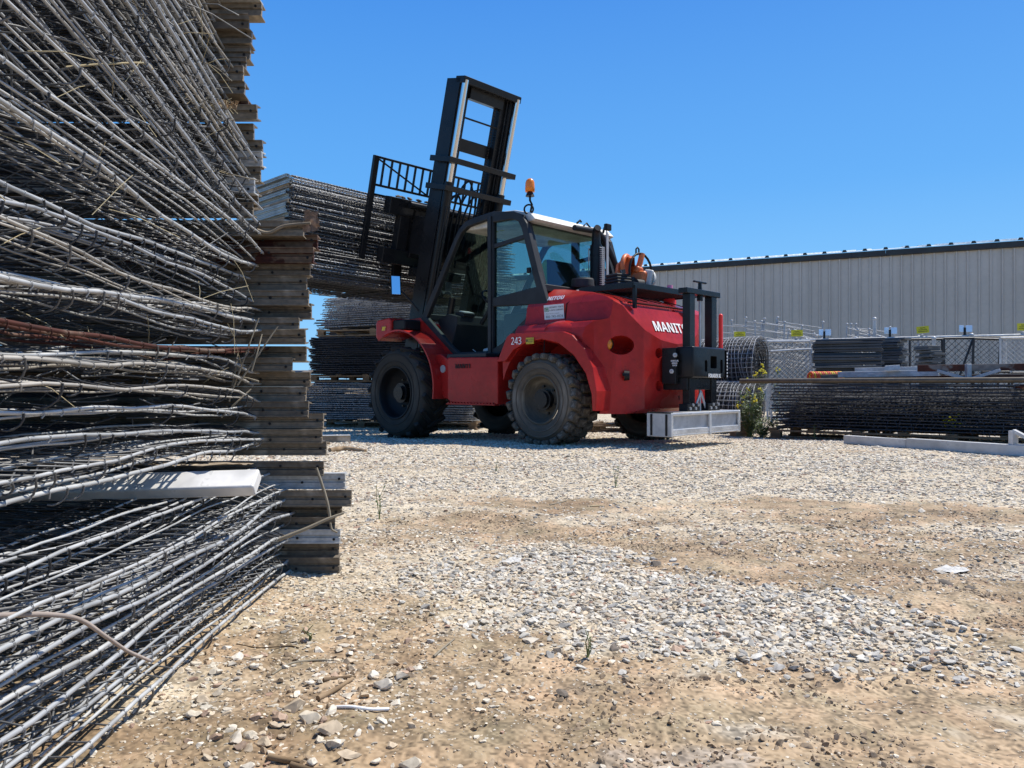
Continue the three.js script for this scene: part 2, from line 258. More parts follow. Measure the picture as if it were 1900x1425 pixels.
{
  const r = mulberry(99), geos = [stoneGeo(1, 1, .62), stoneGeo(2, 1, .5), stoneGeo(3, 1, .75), stoneGeo(4, 1, .6)], low = [stoneGeo(5, 0, .6), stoneGeo(6, 0, .55), stoneGeo(7, 0, .7)];
  const bins = [...geos, ...low].map(() => []);
  const m = new THREE.Matrix4(), q = new THREE.Quaternion(), e = new THREE.Euler();
  const clods = (n, d0, d1, s0, s1) => {                           // crumbs of the soil itself
    for (let k = 0; k < n; k++) {
      const d = d0 + (d1 - d0) * Math.pow(r(), .8), x = lerp(Math.max(-.7, -.6 * d), .8 * d, r()), g = gravel(x, -d); if (r() < g * 1.3 || fbm(x * 3, d * 4, 81) < -.02) continue;
      const s = s0 * Math.pow(s1 / s0, Math.pow(r(), 2.2)), b = rr(.6, 1.1, r); e.set(r(), r() * 6.28, r()); q.setFromEuler(e); m.compose(V(x, groundY(x, -d) + s * .15, -d), q, V(s * 1.3, s, s)); bins[r() * 4 | 0].push([m.clone(), rgb(.44 * b, .325 * b, .21 * b)]);
    }
  };
  const scatter = (n, d0, d1, xl, xr, s0, s1, lo, pw, base = .07) => {
    for (let k = 0; k < n; k++) {
      const d = d0 + (d1 - d0) * Math.pow(r(), pw), x = lerp(xl(d), xr(d), r()), z = -d, g = gravel(x, z);
      if (r() > base + g * g) continue;
      if (x < -.72 && d < 2.45) continue;
      const s = s0 * Math.pow(s1 / s0, Math.pow(r(), 1.7)) * (.7 + .5 * g);
      e.set((r() - .5) * .7, r() * 6.28, (r() - .5) * .7); q.setFromEuler(e);
      const sc = V(s * rr(.8, 1.35, r), s * rr(.75, 1.1, r), s);
      m.compose(V(x, groundY(x, z) + s * rr(-.3, .28, r), z), q, sc);
      const b = lo ? 4 + (r() * 3 | 0) : (r() * 4 | 0); bins[b].push([m.clone(), stoneTone(r)]);
    }
  };
  const L = d => Math.max(-.9, -.75 * d), Rr = d => .80 * d + .3;
  scatter(64000, 1.05, 2.6, L, Rr, .0016, .0056, false, .8, .24);      // grit
  scatter(62000, 1.05, 3.2, L, Rr, .0042, .0118, false, .7);
  scatter(80000, 2.8, 6.0, d => -.62 * d, Rr, .0045, .0145, false, .8, .12);
  scatter(100000, 5.5, 10.5, d => -.45 * d, Rr, .0075, .018, true, .85);
  scatter(30000, 10, 17, d => -.5 * d, d => .8 * d, .012, .026, true, .9);
  for (let k = 0; k < 5200; k++) {                                   // coarser grey stone in the wedge of fresh gravel
    const x = rr(-.35, 1.2, r), d = rr(1.55, 2.9, r), sd = polyD(x + .2 * fbm(x * 2.1, d * 2.1, 4), d + .2 * fbm(x * 2.1, d * 2.1, 11), WEDGE); if (r() > sstep(.24, -.14, sd)) continue;
    const s = .0052 * Math.pow(2.5, Math.pow(r(), 1.4)), b = rr(.6, 1.12, r), t = r(); e.set((r() - .5) * .9, r() * 6.28, (r() - .5) * .9); q.setFromEuler(e); m.compose(V(x, groundY(x, -d) + s * rr(.0, .5, r), -d), q, V(s * rr(.9, 1.5, r), s * rr(.7, 1.1, r), s)); bins[r() * 4 | 0].push([m.clone(), t < .7 ? rgb(.66 * b, .62 * b, .54 * b) : t < .9 ? rgb(.48 * b, .45 * b, .40 * b) : rgb(.56 * b, .46 * b, .34 * b)]);
  }
  clods(44000, 1.05, 3.6, .0016, .0085); clods(7000, 1.05, 6, .003, .010);
  bins.forEach((b, k) => {
    if (!b.length) return; const im = new THREE.InstancedMesh([...geos, ...low][k], stoneMat, b.length);
    b.forEach(([mm, c], i) => { im.setMatrixAt(i, mm); im.setColorAt(i, c); }); im.castShadow = im.receiveShadow = true; im.name = numbered('gravel'); scene.add(im); stuff(im);
    tag(im, ['angular', 'flattish', 'chunky', 'broken', 'fine angular', 'fine flattish', 'fine chunky'][k] + ' pale limestone gravel scattered over the yard', 'gravel');
  });
  // larger single stones, thickest beside the lowest rods of the pile
  const spots = [];
  const big = mulberry(5);
  for (let k = 0; k < 74; k++) { const px = 330 + 450 * Math.pow(big(), .8), py = 1185 + 235 * big(); if (py < 1470 - (px - 60) * .93) continue; spots.push([px, py, rr(.008, .017, big)]); }
  for (const a of [[548, 1318, .030], [520, 1340, .022], [575, 1335, .024], [610, 1362, .028], [440, 1375, .022], [495, 1378, .021], [745, 1263, .022], [710, 1275, .022], [690, 1255, .018], [730, 1232, .020], [985, 1196, .022], [1035, 1215, .016], [380, 1300, .02], [405, 1285, .018], [620, 1390, .02], [648, 1405, .022], [760, 1418, .02], [1255, 1210, .020], [1590, 1218, .022], [1725, 1160, .021], [1735, 1210, .022], [1435, 1222, .020], [1300, 1205, .019], [650, 1235, .016], [440, 1228, .018], [1095, 1075, .018], [1705, 1085, .018], [1745, 1065, .02], [1345, 1005, .02], [1710, 950, .025], [565, 1176, .016], [470, 1165, .014]]) spots.push(a);
  const vr = [11, 12, 13, 14, 15].map((s, i) => stoneGeo(s, 2, [.62, .75, .55, .8, .68][i]));
  const cols = [[.68, .60, .48], [.60, .52, .40], [.54, .43, .30], [.44, .31, .22], [.72, .65, .54]].map(c => std(rgb(...c), .9, 0, { map: texStone }));
  spots.forEach(([px, py, s]) => {
    const d = EYE * FPX / (py - HORIZON), x = (px - 950) / FPX * d, c = big() * 5 | 0; s *= .82;
    const o = put('stone', vr[big() * 5 | 0], cols[c], scene); o.scale.set(s * rr(.9, 1.3, big), s, s * rr(.8, 1.1, big)); o.rotation.set((big() - .5) * .5, big() * 6.28, (big() - .5) * .5); o.position.set(x, groundY(x, -d) + s * .28, -d);
    const left = px < 830 && py > 1150;
    tag(o, left ? 'loose pale stone among the rubble beside the lowest wire panels' : 'larger loose stone lying out on the open gravel yard', 'stone', left ? 'stones beside the panel pile' : 'stones out on the yard');
  });
}
// ---------------------------------------------------------------- metal building behind the yard
{
  // the wall passes (15.1, -23.4) and runs left and away; local x runs along it to the right, local z faces the yard
  const dirR = V(.9, 0, .44).normalize(), ry = Math.atan2(-dirR.z, dirR.x), g0 = -.22;
  const b = thing('metal_building', 'long grey ribbed metal building with dark eave trim and white roof', 'building', null, 15.1, g0, -23.4, ry);
  const H = 5.0 - g0, X0 = -18.6, X1 = 9;
  const texWall = dataTex(256, (u, v) => .95 + .07 * (pf(u, v, 4, 13, 4) - .5) + .03 * (pnoise(u, v, 64, 3) - .5));
  const wallTones = [.0, .012, -.010].map(k => std(rgb(.50 + k, .46 + k, .40 + k), .5, .05, { map: texWall }));
  const profile = (w, rib, hgt, top) => [[0, 0], [w / 2 - rib, 0], [w / 2 - top, hgt], [w / 2 + top, hgt], [w / 2 + rib, 0], [w, 0]];
  // one wall panel is three ribs wide (0.915 m)
  const panelGeo = () => {
    const pts = [], P = .305; for (let k = 0; k < 3; k++) profile(P, .036, .046, .020).forEach(([x, z], i) => { if (i || !k) pts.push([k * P + x, z]); });
    const g = new GB(), poly = [...pts, [.9149, -.02], [0, -.02]];
    g.prism(poly, H - .2, new THREE.Matrix4().makeRotationX(-Math.PI / 2)); const q = g.geo(); q.applyMatrix4(new THREE.Matrix4().makeScale(1, 1, -1)); 
    // flipping the profile turned the faces round
    const ix = q.index; for (let k = 0; k < ix.count; k += 3) { const t = ix.getX(k + 1); ix.setX(k + 1, ix.getX(k + 2)); ix.setX(k + 2, t); }
    q.computeVertexNormals(); const nn = q.toNonIndexed(); nn.computeVertexNormals(); return metreUV(nn, .22);
  };
  const pg = panelGeo(); pg.computeBoundingBox();
  let n = 0;
  for (let x = X0; x < X1; x += .915) { const p = put('wall_panel', pg, wallTones[n++ % 3], b); p.position.set(x, 0, -pg.boundingBox.min.z < .02 ? 0 : 0); }
  const core = new GB(); core.box(X1 - X0, H - .1, .3, (X0 + X1) / 2, (H - .1) / 2, -.2); core.mesh('wall_core', wallTones[0], b);
  const trim = std(rgb(.035, .033, .032), .45, .2, { map: texPaint });
  for (let x = X0; x < X1; x += 3.05) {
    const t = new GB(); t.prism([[.02, H - .21], [.085, H - .21], [.10, H - .19], [.10, H - .02], [.02, H - .02]], 3.045, new THREE.Matrix4().makeBasis(V(0, 0, 1), V(0, 1, 0), V(-1, 0, 0)).setPosition(x + 3.045, 0, 0));
    t.mesh('eave_trim', trim, b);
  }
  const roof = part('roof', b), slope = 1.95 / 12, white = std(rgb(.80, .80, .79), .4, .15, { map: texPaint }), endCap = trim;
  const rg = new GB(); rg.box(.608, .012, 9, .304, 0, -4.5); for (const [w, y] of [[.11, .028], [.07, .05]]) rg.box(w, .03, 9, .0, y - .012, -4.5);
  const rgeo = rg.geo(.5), cap = new GB(); cap.prism([[-.075, 0], [.075, 0], [.045, .075], [-.045, .075]], .02, mat4(0, -.005, 0)); const cg = cap.geo(1);
  for (let x = X0; x < X1; x += .61) {
    const p = put('roof_panel', rgeo, white, roof); p.position.set(x, H + .0, .115); p.rotation.x = Math.atan(slope);
    const c = put('rib_end_closure', cg, endCap, roof); c.position.set(x, H + .0, .118);
  }
}
// ---------------------------------------------------------------- welded wire fence panels
// local x runs along the panel, local z = 0 is the long edge in view, the panel lies towards -z; a steel channel closes the end at x = end
function channelGeo(len, h, dep, t = .004, lipTop = true) {        // C section, web towards +x, running along z from 0 to -len
  const g = new GB(), k = .007, s = [[.003, 0], [.003, h * .10], [0, h * .12], [0, h * .40], [-k, h * .46], [-k, h * .56], [0, h * .62], [0, h * .9], [.003, h * .92], [.003, h], [-dep, h], [-dep, h - t], [-t - k, h - t], [-t - k, t], [-dep, t], [-dep, 0]];
  g.prism(s, len, mat4(0, 0, -len)); return g;
}
const holeGeo = new GB().cyl(.0042, .0042, .003, 0, 0, 0, 'x', 8).geo();
function panel(o) {
  const { L, W, name = 'wire_fence', label, group, x, y, z, ry, seed, lod = 1, rise = () => 0, edge = () => 0, droop = 0, chanEnd, chanOut = 0, chanH = .045, chanMat, rodMat, rodR = .0055, wireMat = mat.wire, rods = 5, pitch = .055, diamond = false, rz = 0, hooks = 8, dir = 1, sub = 1 } = o;
  const r = mulberry(seed), t = thing(name, label, 'wire fence', group, x, y, z, ry); t.rotation.z = rz;
  const wob = a => .010 * noise(a * 1.3, seed * 3.7) + .005 * noise(a * 4.1, seed * 1.9);
  const yAt = (xx, k) => rise(xx) + wob(xx + k * 9.1) * (lod ? 1.2 : 2.1) + droop * Math.exp(-Math.pow((xx - chanEnd) / .13, 2)) * (k ? .3 : 1);
  const zAt = (xx, k) => edge(xx) + .012 * noise(xx * 1.1, seed + k * 5.3) * (lod ? 1.8 : 1.6);
  const offs = [0]; for (let k = 1; k < rods; k++) offs.push(lod ? -W * Math.pow(k / (rods - 1), 1.5) : -(k < 6 ? [0, .03, .066, .105, .155, .24][k] + rr(-.01, .01, r) : .40 + (W - .42) * (k - 6) / Math.max(1, rods - 7)));
  const n = lod ? 8 : 44, pts = (k, dz, dy) => { const a = []; for (let i = 0; i <= n; i++) { const xx = (k ? 0 : rr(0, .05, r)) + (L - rr(0, .02, r) * 0) * i / n; a.push(V(xx, yAt(xx, k) + dy, zAt(xx, k) + dz)); } return a; };
  offs.forEach((dz, k) => { const g = new GB(), rad = (k === 0 ? 1 : .72) * rodR; g.tube(pts(k, dz, k === 0 ? 0 : rr(-.009, .008, r)), rad, lod ? 4 : k < 3 ? 8 : 6); g.mesh('rod', k < 5 ? rodMat : wireMat, t, 0); });
  // cross wires, each wrapped over the edge rod
  const w = new GB(), wraps = new GB(), wr = lod ? .0045 : .0019;
  for (let xx = .04; xx < L - .03; xx += pitch * rr(.9, 1.1, r)) {
    const y0 = yAt(xx, 0), z0 = zAt(xx, 0), dy = rodR * .9, skew = diamond ? .10 : rr(-.008, .008, r);
    if (lod) { w.tube([V(xx, y0 + .004, z0 + .004), V(xx + skew * 3, yAt(xx, 2) + .004, z0 - W)], wr, 3, false); if (r() < .8) (r() < .4 ? wraps : w).tube([V(xx, y0 + .004, z0 + .008), V(xx + rr(-.03, .03, r), y0 - rr(.004, .04, r), z0 + rr(.004, .03, r))], wr * 1.15, 3, false); continue; }
    w.tube([V(xx, y0 + dy, z0 + .003), V(xx + skew, yAt(xx, 1) + dy, z0 - .05), V(xx + skew * 2.2, yAt(xx, 3) + dy, z0 - .16), V(xx + skew * 5, yAt(xx, 4) + dy, z0 - .5), V(xx + skew * 9, yAt(xx, 4) + dy, z0 - W)], wr, 4, false);
    if (diamond) w.tube([V(xx, y0 + dy, z0 + .003), V(xx - .10, yAt(xx, 1) + dy + .004, z0 - .05), V(xx - .22, yAt(xx, 3) + dy + .004, z0 - .16)], wr, 4, false);
    wraps.cyl(rodR * 1.2, rodR * 1.2, .0036, xx, y0, z0, 'x', 7); if (r() < .7) wraps.tube([V(xx, y0 + .002, z0 + rodR), V(xx + .002, y0 - rodR * .9, z0 + rodR * 1.1), V(xx + rr(-.004, .006, r), y0 - rodR * rr(1.6, 3, r), z0 + rodR * .4)], .0017, 4);   // the wrap on the edge rod
    if (r() < hooks / 60) { const q = rr(.018, .045, r), s = r() < .5 ? 1 : -1; w.tube([0, 1, 2, 3, 4, 5].map(i => V(xx + s * .012 * i / 5 + .004 * Math.sin(i), y0 - q * Math.sin(i / 5 * 1.9), z0 + .006 - q * .6 * (1 - Math.cos(i / 5 * 2.2)))), wr * 1.15, 5); }
  }
  stuff(w.mesh('cross_wires', wireMat, t, 0)); if (wraps.i.length) stuff(wraps.mesh('wire_wraps', rodMat, t, 0));
  if (chanMat) {
    const c = part('end_channel', t), len = W + chanOut, ch = channelGeo(len, chanH, lod ? .05 : .042), m = ch.mesh('web', chanMat, c, lod ? 1 : 3.3);
    const y0 = rise(chanEnd) - chanH * .5; c.position.set(chanEnd, y0, chanOut); c.rotation.y = dir > 0 ? 0 : Math.PI; if (dir < 0) c.position.z = chanOut - len; if (!lod) { c.position.x += rr(-.045, .03, r); c.rotation.x = rr(-.003, .003, r); c.rotation.z = rr(-.16, .16, r); }
    if (dir > 0) m.scale.x = 1;
    if (!lod) for (let q = .018; q < .5; q += rr(.10, .16, r)) put('bolt_hole', holeGeo, mat.hole, c).position.set(.0025, chanH * rr(.25, .75, r), dir > 0 ? -q : -(len - q));
  }
  return t;
}
{ // the tall pile beside the camera: edge rods face the yard, channels close the far end
  const r = mulberry(2024), NEAR = 1.25, FAR = 2.45, L = NEAR + FAR, chanH = .0425;
  // right ends of the channels as seen from the bottom of the pile upwards (x of the photograph)
  const ends = [632, 628, 634, 622, 632, 655, 640, 601, 606, 600, 601, 575, 566, 572, 548, 566, 573, 560, 575, 574, 566, 573, 584, 586, 566, 476, 478, 480, 482, 486, 484, 470, 484, 455, 458, 456, 457, 462, 466, 466, 488, 488, 440, 470, 476, 462, 480, 470, 466, 470, 462, 470];
  let y = .03;
  for (let i = 0; i < 50; i++) {
    if (i === 8) y += .022;                                         // the gap that holds the white board
    const step = .0435 * rr(.9, 1.1, r), far = y, X = lerp(-.695, -.80, sstep(.05, .7, far)) - .12 * sstep(1.0, 1.7, far) + rr(-.022, .022, r), up = Math.min(.30, Math.max(0, (far - .9) * 1.0)) / 1.25;
    const ex = (ends[i] - 950) / FPX * FAR, chanOut = ex - X, k = r();
    const rise = xx => { const d = FAR - (xx - NEAR) ; const fromFar = FAR - (xx - NEAR) - 0; const q = Math.max(0, L - xx); return i < 8 ? -.022 * sstep(.1, .6, q) * i / 7 : i < 14 ? .016 * sstep(.1, .6, q) + .01 * Math.sin(q * 2.2 + i) * sstep(0, .3, q) : up * q * (1 - .25 * Math.max(0, q - 1.3)) + .02 * Math.sin(q * 2.6 + i * 2.3) * sstep(0, .4, q) * (i > 20 ? .8 : 1); };
    const cm = i === 22 || i === 23 || i === 33 ? mat.channelRust : mat.channel[k < .4 ? 0 : k < .62 ? 1 : k < .85 ? 2 : 3];
    panel({
      L, W: 1.5, x: X, y: far, z: NEAR, ry: Math.PI / 2, seed: 100 + i, lod: 0, rise, edge: xx => .02 * Math.sin(xx * 1.1 + i) - (i > 7 && i < 12 ? .05 : 0), chanEnd: L, chanOut, chanH: i === 21 ? .036 : step * rr(1.04, 1.13, r), dir: -1,
      chanMat: cm, rodMat: i === 15 ? mat.rustRod : mat.rod[r() * 4 | 0], rodR: rr(.0031, .0047, r), wireMat: r() < .5 ? mat.wire : mat.wireDark, diamond: i % 4 === 1, hooks: rr(6, 26, r), rods: 9, droop: rr(-.035, .02, r),
      label: i === 15 ? 'wire panel with a rust streaked edge rod in the tall pile' : i === 0 ? 'lowest wire panel of the tall pile resting on the ground' : i === 8 ? 'wire panel lying directly on the white board in the tall pile' : i < 8 ? nth(i + 1) + ' wire panel up from the ground in the tall pile' : nth(i - 7) + ' wire panel above the white board in the tall pile',
      group: 'panels in the tall pile',
    });
    y += step;
  }
  // loose bent wires tangled through the open side of the pile
  const g = new GB(), q = mulberry(77);
  for (let k = 0; k < 620; k++) {
    const y0 = rr(.5, 1.95, q), z0 = rr(-2.4, -.7, q), x0 = -.84 - .12 * sstep(1, 1.7, y0) - rr(0, .3, q), a = rr(-1, 1, q), len = rr(.08, .42, q), d = V(rr(-1, .9, q), rr(-.25, .25, q), a).normalize(), p = V(x0, y0, z0), b = rr(-.03, .03, q);
    if (p.x + d.x * len > -.77) continue;
    g.tube([p, p.clone().addScaledVector(d, len * .35).add(V(0, b, 0)), p.clone().addScaledVector(d, len * .7).add(V(0, b * .6, b)), p.clone().addScaledVector(d, len)], rr(.0014, .0026, q), 4, false);
  }
  const o = g.mesh('tangled_wire', mat.wire, scene, 0); stuff(o); tag(o, 'loose bent wires tangled through the tall pile', 'wire');
}
// ---------------------------------------------------------------- red rough terrain forklift
// local x = forward (u), y = up, z = to its right (v); v = 0 is the outer face of the left wheels, u = 0 the rear axle
const font = await new FontLoader().loadAsync('fonts/droid/droid_sans_bold.typeface.json');
const fontR = await new FontLoader().loadAsync('fonts/droid/droid_sans_regular.typeface.json');
const FK = { x: .273, z: -7.8, a: 44 * Math.PI / 180, VC: 1.1 }, fkRY = Math.PI - FK.a;
const csg = new Evaluator(); csg.useGroups = false; csg.attributes = ['position', 'normal', 'uv'];
const brush = (geo) => { const b = new Brush(geo); b.updateMatrixWorld(); return b; };
const extr = (pts, depth, m, bev = 0) => { const g = new GB(); g.prism(pts, depth, m, bev); return g.geo(1); };
const toV = (v0) => mat4(0, 0, v0);                                                                // outline in (u, y), pushed along v
const alongU = (u) => new THREE.Matrix4().makeBasis(V(0, 0, 1), V(0, 1, 0), V(-1, 0, 0)).setPosition(u, 0, 0);   // outline in (v, y), pushed towards -u
const alongY = (y) => new THREE.Matrix4().makeBasis(V(1, 0, 0), V(0, 0, 1), V(0, -1, 0)).setPosition(0, y, 0);    // outline in (u, v), pushed down
const mirrorPts = (pts, c) => [...pts, ...pts.slice().reverse().map(([a, b]) => [2 * c - a, b])];
const mirrorPtsV = (pts, c) => [...pts, ...pts.slice().reverse().map(([a, b]) => [a, 2 * c - b])];
function lettering(text, size, depth, f = font, sq = 1) { const g = new TextGeometry(text, { font: f, size, depth, curveSegments: 4, bevelEnabled: false }); g.scale(sq, 1, 1); return g; }
function latheV(profile, seg = 48) { const g = new THREE.LatheGeometry(profile.map(([r, v]) => new THREE.Vector2(r, v)), seg); g.rotateX(Math.PI / 2); return g; }   // revolve about the v axis
const fork = thing('forklift', 'red rough terrain forklift with dark cab and raised black mast', 'forklift', null, FK.x, 0, FK.z, fkRY);
const worldOf = (u, y, v) => fork.localToWorld(V(u, y, v)); fork.updateMatrixWorld(true);
const groundAtF = (u, v) => { const p = worldOf(u, 0, v); return groundY(p.x, p.z); };

{ // ---- wheels
  function wheel(front, u, v0, side) {                             // side: -1 outer face at v0, +1 outer face at v0 + width
    const R = front ? .575 : .47, Wd = front ? .43 : .40, rim = front ? .315 : .245, w = part('wheel', fork);
    const cv = v0 + Wd / 2, gy = groundAtF(u, cv); w.position.set(u, R - .012 + gy, cv); if (side > 0) w.rotation.y = Math.PI;
    const h = Wd / 2, body = R - .035, T = [[rim, -h + .05], [rim + .012, -h + .018], [rim + .05, -h + .002], [lerp(rim, body, .62), -h - .004], [body - .04, -h + .012], [body - .008, -h + .045], [body, -h + .09], [body, h - .09], [body - .008, h - .045], [body - .04, h - .012], [lerp(rim, body, .62), h + .004], [rim + .05, h - .002], [rim + .012, h - .018], [rim, h - .05]];
    put('tyre', latheV(T, 64), front ? std(rgb(.075, .07, .062), .9, 0, { map: texDust }) : mat.rubberDusty, w);
    const bead = new GB(); for (const q of [[rim + .075, -h - .001], [body - .055, -h + .004]]) bead.add(new THREE.TorusGeometry(q[0], .006, 5, 56), mat4(0, 0, q[1])); bead.mesh('sidewall_ring', front ? mat.rubber : mat.rubberDusty, w, 0);
    const lm = front ? mat.rubber : mat.rubberDusty;
    if (front) {
      const g = new RoundedBoxGeometry(.062, .05, .25, 1, .012);
      for (let k = 0; k < 36; k++) { const s = k % 2 ? 1 : -1, a = k / 36 * 6.2832, l = put('lug', g, lm, w); const q = new THREE.Quaternion().setFromAxisAngle(V(0, 0, 1), a).multiply(new THREE.Quaternion().setFromAxisAngle(V(0, 1, 0), s * .72)); l.quaternion.copy(q); l.position.set(-Math.sin(a) * (R - .028), Math.cos(a) * (R - .028), s * .105); }
    } else {
      const gs = [new RoundedBoxGeometry(.090, .056, .112, 1, .012), new RoundedBoxGeometry(.094, .062, .128, 1, .014)];
      for (let row = -1; row <= 1; row++) for (let k = 0; k < 24; k++) {
        const a = (k + (row ? .5 : 0)) / 24 * 6.2832, l = put('lug', gs[row ? 1 : 0], lm, w), rd = R - .022 - (row ? .010 : 0);
        l.quaternion.setFromAxisAngle(V(0, 0, 1), a).multiply(new THREE.Quaternion().setFromEuler(new THREE.Euler(row * -.16, row * .35, 0))); l.position.set(-Math.sin(a) * rd, Math.cos(a) * rd, row * .137);
      }
    }
    const rm = part('rim', w);
    if (front) {
      put('dish', latheV([[rim + .012, -h + .012], [rim + .004, -h + .004], [rim - .012, -h + .012], [rim - .02, -h + .09], [rim - .035, -h + .16], [.16, -h + .20], [.10, -h + .20], [.0, -h + .20]], 48), mat.black, rm);
      const hub = new GB(); hub.cyl(.115, .125, .10, 0, 0, -h + .15, 'z', 24).cyl(.07, .09, .05, 0, 0, -h + .085, 'z', 20); hub.mesh('hub', mat.blackSteel, rm);
      for (let k = 0; k < 10; k++) { const b = new GB(), a = k / 10 * 6.283; b.cyl(.014, .014, .03, Math.cos(a) * .17, Math.sin(a) * .17, -h + .185, 'z', 6); b.mesh('wheel_nut', mat.rim, rm); }
    } else {
      put('dish', latheV([[rim + .012, -h + .014], [rim + .002, -h + .006], [rim - .014, -h + .012], [rim - .022, -h + .05], [rim - .05, -h + .075], [rim - .07, -h + .11], [.13, -h + .125], [.11, -h + .12], [0, -h + .12]], 48), mat.rim, rm);
      const hub = new GB(); hub.cyl(.098, .112, .075, 0, 0, -h + .085, 'z', 24).cyl(.055, .085, .03, 0, 0, -h + .04, 'z', 20); hub.mesh('hub', mat.blackSteel, rm);
      for (let k = 0; k < 6; k++) { const b = new GB(), a = k / 6 * 6.283 + .3; b.cyl(.013, .013, .03, Math.cos(a) * .142, Math.sin(a) * .142, -h + .112, 'z', 6); b.mesh('wheel_nut', mat.blackSteel, rm); }
    }
  }
  wheel(false, 0, 0, -1); wheel(false, 0, 1.80, 1); wheel(true, 2.40, 0, -1); wheel(true, 2.40, 1.77, 1);
}
{ // ---- rear body: engine cover and counterweight in one casting, cut to three outlines
  const side = [[.44, 1.665], [.1, 1.635], [-.35, 1.56], [-.60, 1.49], [-.70, 1.445], [-.765, 1.39], [-.90, 1.09], [-.93, 1.03], [-.925, .60], [-.87, .37], [-.78, .325], [-.34, .325], [.1, .42], [.60, .56], [.62, .92], [.44, 1.05]];
  const sec = mirrorPts([[.10, .2], [.10, 1.10], [.115, 1.18], [.155, 1.235], [.26, 1.262], [.275, 1.30], [.30, 1.45], [.36, 1.535], [.62, 1.70]], 1.1);
  const plan = mirrorPtsV([[.7, .05], [-.34, .05], [-.46, .085], [-.58, .16], [-.70, .275], [-.80, .43], [-.87, .60], [-.915, .84], [-.93, 1.1]], 1.1);
  let b = brush(extr(side, 2.2, toV(0)));
  b = csg.evaluate(b, brush(extr(sec, 2.4, alongU(1.2))), INTERSECTION);
  b = csg.evaluate(b, brush(extr(plan, 2.2, alongY(2.1))), INTERSECTION);
  const well = (v) => { const g = new THREE.CylinderGeometry(.635, .635, .74, 40); g.rotateX(Math.PI / 2); g.translate(0, .47, v); return metreUV(g, 1); };
  b = csg.evaluate(b, brush(well(.25)), SUBTRACTION); b = csg.evaluate(b, brush(well(1.95)), SUBTRACTION);
  for (const s of [0, 1]) {                                          // lamp pockets and round ports in both rear corners
    const g = new THREE.SphereGeometry(1, 28, 18); g.scale(.27, .095, .13); g.rotateZ(.0); g.rotateY(s ? 1.02 : -1.02); g.translate(-.755, 1.0, s ? 2.2 - .36 : .36); b = csg.evaluate(b, brush(metreUV(g, 1)), SUBTRACTION);
    for (const y of [.93, .60]) { const h = new THREE.CylinderGeometry(.052, .052, .14, 22); h.rotateZ(Math.PI / 2); h.translate(-.92, y, s ? 2.2 - .80 : .80); b = csg.evaluate(b, brush(metreUV(h, 1)), SUBTRACTION); }
  }
  const slot = new THREE.BoxGeometry(.10, .06, .11); slot.translate(-.78, 1.42, 1.28); b = csg.evaluate(b, brush(metreUV(slot, 1)), SUBTRACTION);
  const g = toCreasedNormals(b.geometry, .42); put('engine_cover', metreUV(g, .8), mat.red, fork);
  // seams, lamps and small fittings
  const seam = new GB(); seam.tube([V(-.12, 1.25, .262), V(-.12, 1.45, .297), V(-.24, 1.56, .42), V(-.26, 1.59, .6)], .006, 5); seam.tube([V(.02, .93, .098), V(.02, 1.19, .118)], .005, 5); seam.mesh('panel_seam', mat.black, fork);
  for (const s of [0, 1]) {
    const L = new GB(), sp = new THREE.SphereGeometry(.05, 18, 12); sp.scale(.6, 1.15, .8); L.add(sp, mat4(-.655, 1.012, s ? 2.2 - .30 : .30)); L.mesh('indicator_lamp', mat.amber, fork);
    const B = new GB(); B.cyl(.055, .055, .05, -.632, 1.012, s ? 2.2 - .325 : .325, 'x', 16); B.mesh('lamp_housing', mat.black, fork);
  }
  const cap = new GB(); cap.cyl(.045, .05, .05, 0, 0, 0, 'z', 16).rbox(.14, .035, .03, .03, .01, -.03, .01); const c = cap.mesh('filler_cap', mat.black, fork); c.position.set(-.80, .70, .40); c.rotation.y = -1.0;
  const vent = new GB(); for (let k = 0; k < 13; k++) vent.box(.012, .012, 1.12, -.20 - k * .043, 1.60 - k * .0135, 1.1, 0, 0, .3); for (let k = 0; k < 5; k++) vent.box(.56, .01, .012, -.46, 1.545, .62 + k * .24, 0, 0, .3); vent.mesh('vent_grille', mat.black, fork);
  // raised bulge over each rear wheel and the flared arch
  for (const s of [0, 1]) {
    const bl = new THREE.SphereGeometry(1, 28, 14); bl.scale(.34, .13, .17); bl.rotateZ(.06); const m = put('wheel_bulge', metreUV(bl, .8), mat.red, fork); m.position.set(-.17, 1.14, s ? 2.2 - .25 : .25);
    const arch = [[.66, .86], [.62, .90], [.50, 1.12], [.44, 1.155], [-.28, 1.14], [-.40, 1.10], [-.56, .96], [-.655, .78], [-.70, .55], [-.69, .36], [-.65, .36], [-.64, .52], [-.57, .72], [-.42, .90], [-.22, 1.03], [.0, 1.075], [.22, 1.05], [.40, .98], [.52, .86]];
    const a = new GB(); a.prism(arch, .30, toV(s ? 1.86 : .04), .008); a.mesh('rear_fender', mat.red, fork, .8);
  }
}
